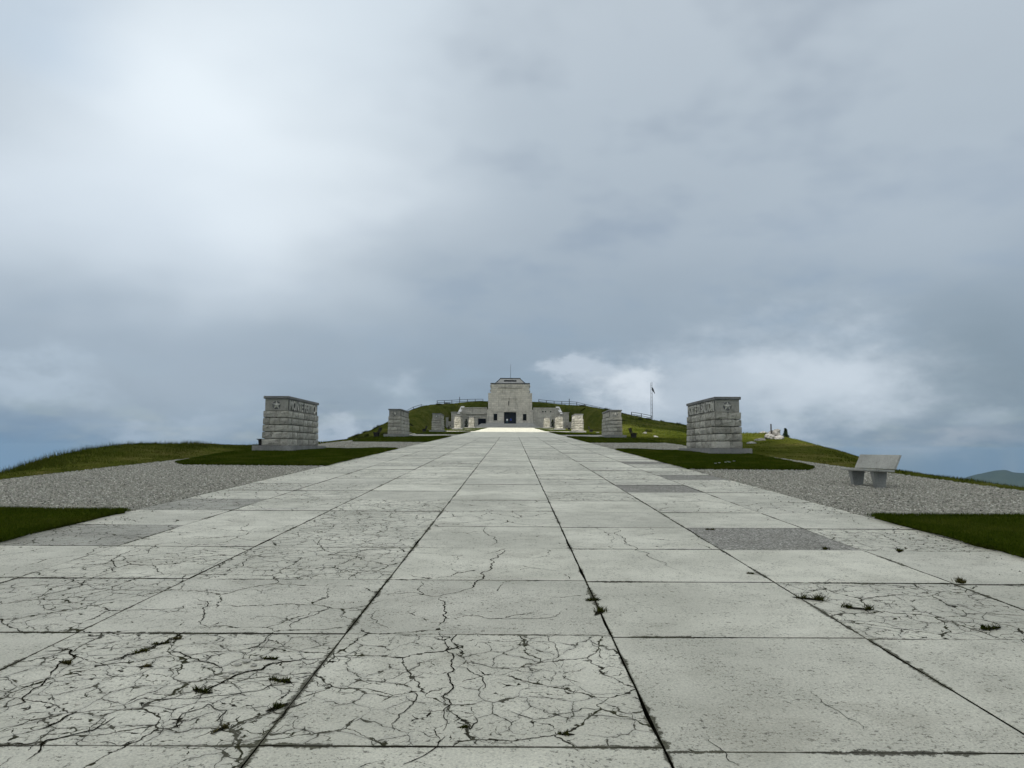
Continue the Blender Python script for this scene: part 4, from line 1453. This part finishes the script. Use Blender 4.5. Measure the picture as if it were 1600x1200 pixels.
p = ground_at(1207, 695, 55)
bo = empty('boulder', (p.x, p.y, p.z), 0, 'jagged white limestone boulder on the sunlit grass at right', 'rock')
link('rock', boulder(None, 0.55, 0.5, 0.5, 3), M['rock'], bo, (0.2, 0.1, 0.28))
link('rock', boulder(None, 0.42, 0.4, 0.28, 5), M['rock'], bo, (-0.32, -0.25, 0.06))
link('rock', boulder(None, 0.36, 0.35, 0.26, 9), M['rock'], bo, (0.3, -0.5, 0.02))
for c in bo.children: c['tone'] = 0.05
ps = empty('short_post', (p.x - 0.18, p.y - 0.3, p.z), 0, 'short dark post standing against the white boulder', 'post')
MB().tube((0, 0, 0.1), (0, 0, 1.02), 0.055, 0.05, 8).build('shaft', M['dark_bench'], ps)
MB().tube((0, 0, 1.02), (0, 0, 1.06), 0.06, 0.03, 8).build('post_top', M['dark_bench'], ps)
for k, (px, d, sx, lab) in enumerate(((1192, 64, 0.5, 'thin white rock outcrop near the crest at right'), (1188, 54, 0.45, 'flat white rock beside the boulder'), (1174, 52, 0.4, 'small white stone beside the dark bench at right'))):
    q = ground_at(px, 690, d)
    o = link('rock_outcrop', boulder(None, sx, sx * 0.6, 0.14, 20 + k, 3), M['rock'], None, (q.x, q.y, q.z + 0.03))
    tag(o, lab, 'rock')
    o['tone'] = 0.05

for k, (x_, y_, sx, lab) in enumerate(((13.6, 104, 0.55, 'pale rock at the foot of the slope behind the second right block'), (15.2, 107, 0.4, 'small pale rock right of the rock behind the second right block'),
                                        (12.9, 111, 0.38, 'pale rock beside the third right memorial block'), (-14.6, 106, 0.45, 'pale rock at the foot of the left slope'), (19.5, 100, 0.5, 'pale rock half way up the right slope'),
                                        (27.0, 150, 0.7, 'low pale rock on the right flank below the fence'), (-24.0, 160, 0.7, 'low pale rock on the left flank of the hill'))):
    o = link('rock_outcrop', boulder(None, sx * 0.75, sx * 0.6, sx * 0.45, 60 + k, 3), M['rock'], None, (x_, y_, float(terrain(x_, y_)) + 0.05))
    tag(o, lab, 'rock')
    o['tone'] = -0.15

# coarse grass that breaks the smooth outline of the hill
tv, tf, tn = [], [], 0
for k in range(70):
    x_ = (-1 if k % 2 else 1) * rng.uniform(19, 52)
    y_ = rng.uniform(150, 238)
    n_ = 130
    a_ = rng.uniform(0, 2 * np.pi, n_)
    r_ = np.sqrt(rng.uniform(0, 1, n_)) * rng.uniform(0.5, 1.2)
    px_, py_ = x_ + np.cos(a_) * r_, y_ + np.sin(a_) * r_
    v, f = blades(px_, py_, terrain(px_, py_), rng.uniform(0.35, 0.8), 0.10, 0.9)
    tv.append(v); tf.append(f + tn); tn += len(v)
tag(link('coarse_grass', mesh_np('coarse_grass', np.concatenate(tv), np.concatenate(tf)), M['weed']), 'coarse dark grass dotted over the hill flanks', 'grass', kind='stuff')

# ------------------------------------------------------------------ mast
p = ground_at(1018.5, 655, 205)
mast = empty('flag_mast', (p.x, p.y, p.z), 0, 'tall slender twin mast with a dark furled flag on the right slope', 'mast')
H = EYE + (700 - 596) / 1150 * 205 - p.z
for s_, hh in ((-1, 0.985), (1, 1.0)):
    MB().tube((s_ * 0.24, 0, -0.6), (s_ * 0.17, 0, H * hh), 0.085, 0.05, 8).build('pole', M['grey_metal'], mast)
for k in range(1, 10):
    MB().box(-0.2, 0.2, -0.03, 0.03, H * k / 10.0, H * k / 10.0 + 0.07).build('spacer', M['grey_metal'], mast)
fl = []
for k in range(7):
    u = k / 6.0
    c_ = Vector((0.10 + 0.75 * u, -0.10 - 0.05 * math.sin(u * 9), H * (0.86 - 0.16 * u)))
    r_ = 0.10 + 0.12 * math.sin(min(1, u * 1.3) * math.pi) ** 0.7
    fl.append([tuple(c_ + Vector((math.cos(q * 1.0472) * r_, math.sin(q * 1.0472) * r_ * 0.6, math.sin(q * 1.0472 + 0.6) * r_ * 0.8))) for q in range(6)])
fm = MB()
for u, w_ in zip(fl[:-1], fl[1:]):
    fm.hull(u, w_)
fm.build('furled_flag', M['dark_metal'], mast)

# ------------------------------------------------------------------ fences on the hill
def fence(pts, label, step=2.4, h=1.15, tall=()):
    """post and rail fence following the ground"""
    P = [Vector((x, y, 0)) for x, y in pts]
    L_ = [0.0]
    for a, b in zip(P[:-1], P[1:]):
        L_.append(L_[-1] + (b - a).length)
    n = max(2, int(L_[-1] / step))
    Q = []
    for i in range(n + 1):
        s = L_[-1] * i / n
        x = float(np.interp(s, L_, [q.x for q in P])); y = float(np.interp(s, L_, [q.y for q in P]))
        Q.append(Vector((x, y, float(terrain(x, y)))))
    t = empty('fence', Q[0], 0, label, 'fence')
    o = Q[0]
    for i, q in enumerate(Q):
        hh = h * (1.0 + random.uniform(-0.05, 0.05)) + (0.9 if i in tall else 0)
        MB().tube(q - o + Vector((0, 0, -0.4)), q - o + Vector((0, 0, hh)), 0.115, 0.10).build('post', M['fence'], t)
    for a, b in zip(Q[:-1], Q[1:]):
        for z in (0.45, 0.98):
            MB().tube(a - o + Vector((0, -0.09, z * h)), b - o + Vector((0, -0.09, z * h)), 0.07).build('rail', M['fence'], t)
    return t

hx = lambda px, d: (px - 798) / 1150 * d
fence([(hx(681, 238), 238), (hx(700, 240), 240), (-9.5, 241)], 'post and rail fence on the hilltop left of the portal', tall=(3,))
fence([(8.8, 241), (hx(880, 240), 240), (hx(905, 238), 238), (hx(940, 236), 236), (hx(985, 234), 234)], 'post and rail fence on the hilltop right of the portal', tall=(4,))
fence([(hx(596, 226), 226), (hx(615, 232), 232), (hx(640, 236), 236), (hx(657, 237), 237)], 'fence running down the left shoulder of the hill')
fence([(hx(985, 212), 212), (hx(1000, 210), 210), (hx(1016, 208), 208)], 'short fence beside the tall twin mast')

# ------------------------------------------------------------------ weeds in the joints
def weed(px, py, size, label, flat=False):
    p = on_road(px, py)
    rr_ = random.Random(int(px * 7 + py))
    n = int(40 + 620 * size)
    size = size * rr_.uniform(0.65, 1.0)
    # a few crowns strung along the joint, each with its own blades
    ang = rr_.uniform(-0.5, 0.5) + (1.1 if rr_.random() < 0.35 else 0.0)
    k = rr_.randint(2, 4)
    cu = rng.uniform(-1, 1, k) * size * 0.75
    ci = rng.integers(0, k, n)
    a = rng.uniform(0, 2 * np.pi, n)
    rad = np.abs(rng.normal(0, 0.2, n)) * size
    vx = np.cos(ang) * cu[ci] + np.cos(a) * rad
    vy = np.sin(ang) * cu[ci] + np.sin(a) * rad
    v, f = blades(vx, vy, np.zeros(n), size * 0.36, 0.009, 1.6)
    # soil that the roots sit in
    m = 12
    ring = [(math.cos(ang) * math.cos(q * 2 * math.pi / m) * size * rr_.uniform(0.7, 1.15) - math.sin(ang) * math.sin(q * 2 * math.pi / m) * size * rr_.uniform(0.15, 0.32),
             math.sin(ang) * math.cos(q * 2 * math.pi / m) * size * rr_.uniform(0.7, 1.15) + math.cos(ang) * math.sin(q * 2 * math.pi / m) * size * rr_.uniform(0.15, 0.32)) for q in range(m)]
    o = empty('weed_tuft', (p.x, p.y, p.z), 0, label, 'weed', 'weeds growing in the paving joints')
    g_ = link('leaf_blades', mesh_np('leaf_blades', v, f), M['weed'] if rr_.random() < 0.7 else M['dry_weed'], o)
    g_['kind'] = 'stuff'
    me = bpy.data.meshes.new('soil')
    me.from_pydata([(0, 0, 0.010)] + [(x, y, 0.0035 + y * SL) for x, y in ring], [], [(0, 1 + i, 1 + (i + 1) % m) for i in range(m)])
    link('soil', me, M['crack'], o)

WEEDS = [(927, 938, 0.10, 'upper of two weeds in the long joint right of centre'), (936, 957, 0.12, 'lower of two weeds in the long joint right of centre'),
         (1264, 936, 0.15, 'wide weed on the joint near the cracked right slab'), (1341, 951, 0.13, 'lone weed tuft inside the cracked right slab'),
         (1549, 982, 0.13, 'weed tuft near the right edge of the cracked slab'), (1500, 909, 0.14, 'low weed where two joints meet at far right'),
         (1405, 862, 0.14, 'weed by the speckled slab at right'), (1290, 858, 0.12, 'weed beside the grey patched slab'),
         (437, 1064, 0.09, 'round green tuft in the heavily cracked left slab'), (316, 1081, 0.085, 'long tuft in the middle crack of the left slab'),
         (433, 1106, 0.08, 'tuft beside the long joint left of centre'), (102, 1036, 0.09, 'tuft in the crack near the left edge'),
         (217, 1020, 0.075, 'small tuft in the upper crack of the left slab'), (253, 1006, 0.07, 'dark tuft near the top of the cracked left slab'),
         (275, 999, 0.06, 'tiny tuft at the top of the cracked left slab'), (421, 1030, 0.08, 'dark tuft among loose fragments in the left slab'),
         (228, 1042, 0.06, 'low tuft left of the loose fragments'), (345, 1140, 0.06, 'tuft on the cross joint at lower left'),
         (725, 1137, 0.05, 'small weed just above the bottom cross joint'), (885, 1148, 0.05, 'weed in the bottom cross joint right of centre'),
         (1110, 828, 0.10, 'weed at the corner of the grey patched slab'), (1175, 897, 0.07, 'small weed on the pale slab right of centre')]
for w in WEEDS:
    weed(*w, flat=True)

# loose fragments in the broken slab
for k, (px, py, s) in enumerate(((385, 1035, 0.035), (396, 1041, 0.025), (372, 1040, 0.028), (362, 1052, 0.03), (405, 1030, 0.022), (390, 1048, 0.018), (318, 1042, 0.02), (352, 1057, 0.024))):
    q = on_road(px, py)
    o = link('stone_chip', boulder(None, s, s * 0.8, s * 0.45, 40 + k, 2), M['smooth'], None, (q.x, q.y, q.z + s * 0.2))
    tag(o, ['largest loose chip beside the widest crack of the left slab', 'loose chip right of the largest chip on the left slab', 'loose chip left of the largest chip on the left slab', 'loose chip at the bend of the widest left crack', 'rightmost loose chip near the widest left crack', 'tiny chip just below the widest left crack', 'leftmost loose chip in the middle of the left slab', 'lowest loose chip under the widest left crack'][k], 'stone', 'loose chips on the cracked slab')
    o['tone'] = 0.3

# daisies in the right lawn
for k, (px, py) in enumerate(((1118, 731), (1134, 729), (1138, 728), (1140, 729), (1147, 727), (1124, 730))):
    q = on_road(px, py)
    t = empty('daisy', (q.x, q.y, float(plat(q.x, q.y)) + 0.05), 0, ['leftmost white daisy at the front of the right lawn', 'third white daisy from the left in the right lawn', 'fourth white daisy from the left in the right lawn', 'fifth white daisy from the left in the right lawn', 'rightmost white daisy in the right lawn', 'second white daisy from the left in the right lawn'][k], 'flower', 'daisies in the right lawn')
    MB().tube((0, 0, 0), (0, 0, 0.10), 0.006, 0.005, 5).build('stem', M['weed'], t)
    MB().hull([(math.cos(a * 0.785) * 0.03, math.sin(a * 0.785) * 0.03, 0.10) for a in range(8)],
              [(math.cos(a * 0.785) * 0.055, math.sin(a * 0.785) * 0.055, 0.125) for a in range(8)]).build('petals', M['petal'], t)

# ------------------------------------------------------------------ two visitors at the door
def person(loc, rz, h, top, legs, label):
    t = empty('person', loc, rz, label, 'person')
    k = h / 1.75
    J = [(0, 0, 0.95, .13, .10), (0, 0, 1.15, .135, .10), (0, 0, 1.38, .17, .11), (0, 0, 1.48, .07, .07), (0, -.01, 1.56, .055, .06),
         (0, -.02, 1.66, .09, .105), (0, -.015, 1.74, .07, .075),
         (.19, 0, 1.42, .06, .06), (.23, .02, 1.16, .045, .045), (.22, -.06, .92, .035, .035), (.22, -.09, .83, .035, .025),
         (-.19, 0, 1.42, .06, .06), (-.23, .02, 1.16, .045, .045), (-.22, -.06, .92, .035, .035), (-.22, -.09, .83, .035, .025),
         (.09, 0, .86, .095, .10), (.10, -.02, .50, .065, .07), (.10, .02, .09, .045, .05), (.10, -.12, .04, .04, .035),
         (-.09, 0, .86, .095, .10), (-.10, .02, .50, .065, .07), (-.10, .06, .09, .045, .05), (-.10, -.08, .04, .04, .035)]
    E = [(0, 1), (1, 2), (2, 3), (3, 4), (4, 5), (5, 6), (2, 7), (7, 8), (8, 9), (9, 10), (2, 11), (11, 12), (12, 13), (13, 14),
         (0, 15), (15, 16), (16, 17), (17, 18), (0, 19), (19, 20), (20, 21), (21, 22)]
    me = bpy.data.meshes.new('body')
    me.from_pydata([(x * k, y * k, z * k) for x, y, z, _, _ in J], E, [])
    o = bpy.data.objects.new('body', me)
    C.objects.link(o)
    o.modifiers.new('skin', 'SKIN')
    for v, j in zip(me.skin_vertices[0].data, J):
        v.radius = (j[3] * k, j[4] * k)
    me.skin_vertices[0].data[0].use_root = True
    sub = o.modifiers.new('sub', 'SUBSURF')
    sub.levels = sub.render_levels = 1
    dg = bpy.context.evaluated_depsgraph_get()
    m2 = bpy.data.meshes.new_from_object(o.evaluated_get(dg))
    bpy.data.objects.remove(o)
    m2.materials.clear()
    for mt in (top, legs, M['skin'], M['hair']):
        m2.materials.append(mt)
    for pl in m2.polygons:
        c = pl.center / k
        if c.z > 1.53:
            pl.material_index = 3 if (c.z > 1.70 or c.y > 0.03) else 2
        elif c.z < 0.93 and abs(c.x) < 0.175:
            pl.material_index = 1
        elif c.z < 0.93:
            pl.material_index = 2
        pl.use_smooth = True
    link('body', m2, None, t)
    return t

person((-0.30, PY - 1.3, PZ + ZF), R(200), 1.80, M['cloth_blue'], M['cloth_dark'], 'person in a blue jacket standing before the dark doorway')
person((-1.45, PY - 0.9, PZ + ZF), R(170), 1.66, M['cloth_white'], M['cloth_teal'], 'person in a white shirt at the left of the doorway')

# ------------------------------------------------------------------ the broken cloud deck overhead
# unseen clouds shade the summit; their gap is shaped to sun one outlined patch
ZC = 210.0
def cloud_layer():
    lit = [(-15.5, 121), (6, 119), (8.6, 104), (11.0, 84), (12.4, 70), (13.4, 54), (18, 44), (30, 38), (90, 30), (120, 90), (70, 150), (26, 175), (20, 205), (16, 223), (-16, 223), (-18, 190), (-22, 160), (-22, 130)]
    ox, oy = -SUN_DIR.x / SUN_DIR.z * (ZC - 4), -SUN_DIR.y / SUN_DIR.z * (ZC - 4)
    hole = [(x - ox, y - oy) for x, y in lit]
    gx, gy = np.meshgrid(np.arange(-520, 200, 3.0), np.arange(-520, 215, 3.0))
    # signed-ish distance to the hole, ragged edge
    P = np.array(hole)
    px, py = gx.ravel(), gy.ravel()
    dmin = np.full(px.shape, 1e9)
    for i in range(len(P)):
        a, b = P[i], P[(i + 1) % len(P)]
        ab = b - a
        t = np.clip(((px - a[0]) * ab[0] + (py - a[1]) * ab[1]) / (ab @ ab), 0, 1)
        dmin = np.minimum(dmin, np.hypot(px - a[0] - t * ab[0], py - a[1] - t * ab[1]))
    sd = np.where(in_poly(px, py, hole), -dmin, dmin).reshape(gx.shape)
    edge = np.minimum.reduce([gx + 520, 195 - gx, gy + 520, 210 - gy])
    th = 0.4 + 13 * sstep(0, 30, sd) * sstep(0, 60, edge)
    lump = 1 + 0.45 * wob(gx, gy, 46.0, 1.0) + 0.25 * wob(gx, gy, 19.0, 2.0)
    top = ZC + th * lump * 1.6
    bot = ZC - th * lump * 0.6
    ny, nx = gx.shape
    v = np.concatenate([np.stack([gx, gy, top], -1).reshape(-1, 3), np.stack([gx, gy, bot], -1).reshape(-1, 3)])
    i = (np.arange(nx - 1)[None] + np.arange(ny - 1)[:, None] * nx)
    s4 = np.stack([sd[:-1, :-1], sd[:-1, 1:], sd[1:, 1:], sd[1:, :-1]], -1).max(-1)
    keep = s4 > 0.2
    q = np.stack([i, i + 1, i + 1 + nx, i + nx], -1)[keep]
    n = nx * ny
    f = np.concatenate([q, q[:, ::-1] + n])
    me = mesh_np('cloud', v, f, True)
    m = bpy.data.materials.new('cloud_vapour')
    m.use_nodes = True
    g = NT(m.node_tree)
    tr = g.n('ShaderNodeBsdfTranslucent')
    tr.inputs[0].default_value = (0.80, 0.81, 0.83, 1)
    out = g.n('ShaderNodeOutputMaterial')
    g.t.links.new(tr.outputs[0], out.inputs[0])
    o = link('cloud', me, m)
    return tag(o, 'pale unseen cloud layer, its gap shaped to light one patch', 'cloud', kind='structure')
cloud_layer()

# ------------------------------------------------------------------ mountain air
hz = MB().box(-10200, 10200, -10200, 10200, -760, 34).build('haze', None)
hm = bpy.data.materials.new('mountain_air')
hm.use_nodes = True
hg = NT(hm.node_tree)
pv = hg.n('ShaderNodeVolumePrincipled')
pv.inputs['Color'].default_value = (0.33, 0.48, 0.66, 1)
pv.inputs['Density'].default_value = 0.000045
pv.inputs['Anisotropy'].default_value = 0.0
ho = hg.n('ShaderNodeOutputMaterial')
hg.t.links.new(pv.outputs[0], ho.inputs['Volume'])
hz.data.materials.append(hm)
tag(hz, 'thin blue haze over the valleys', 'haze', kind='stuff')
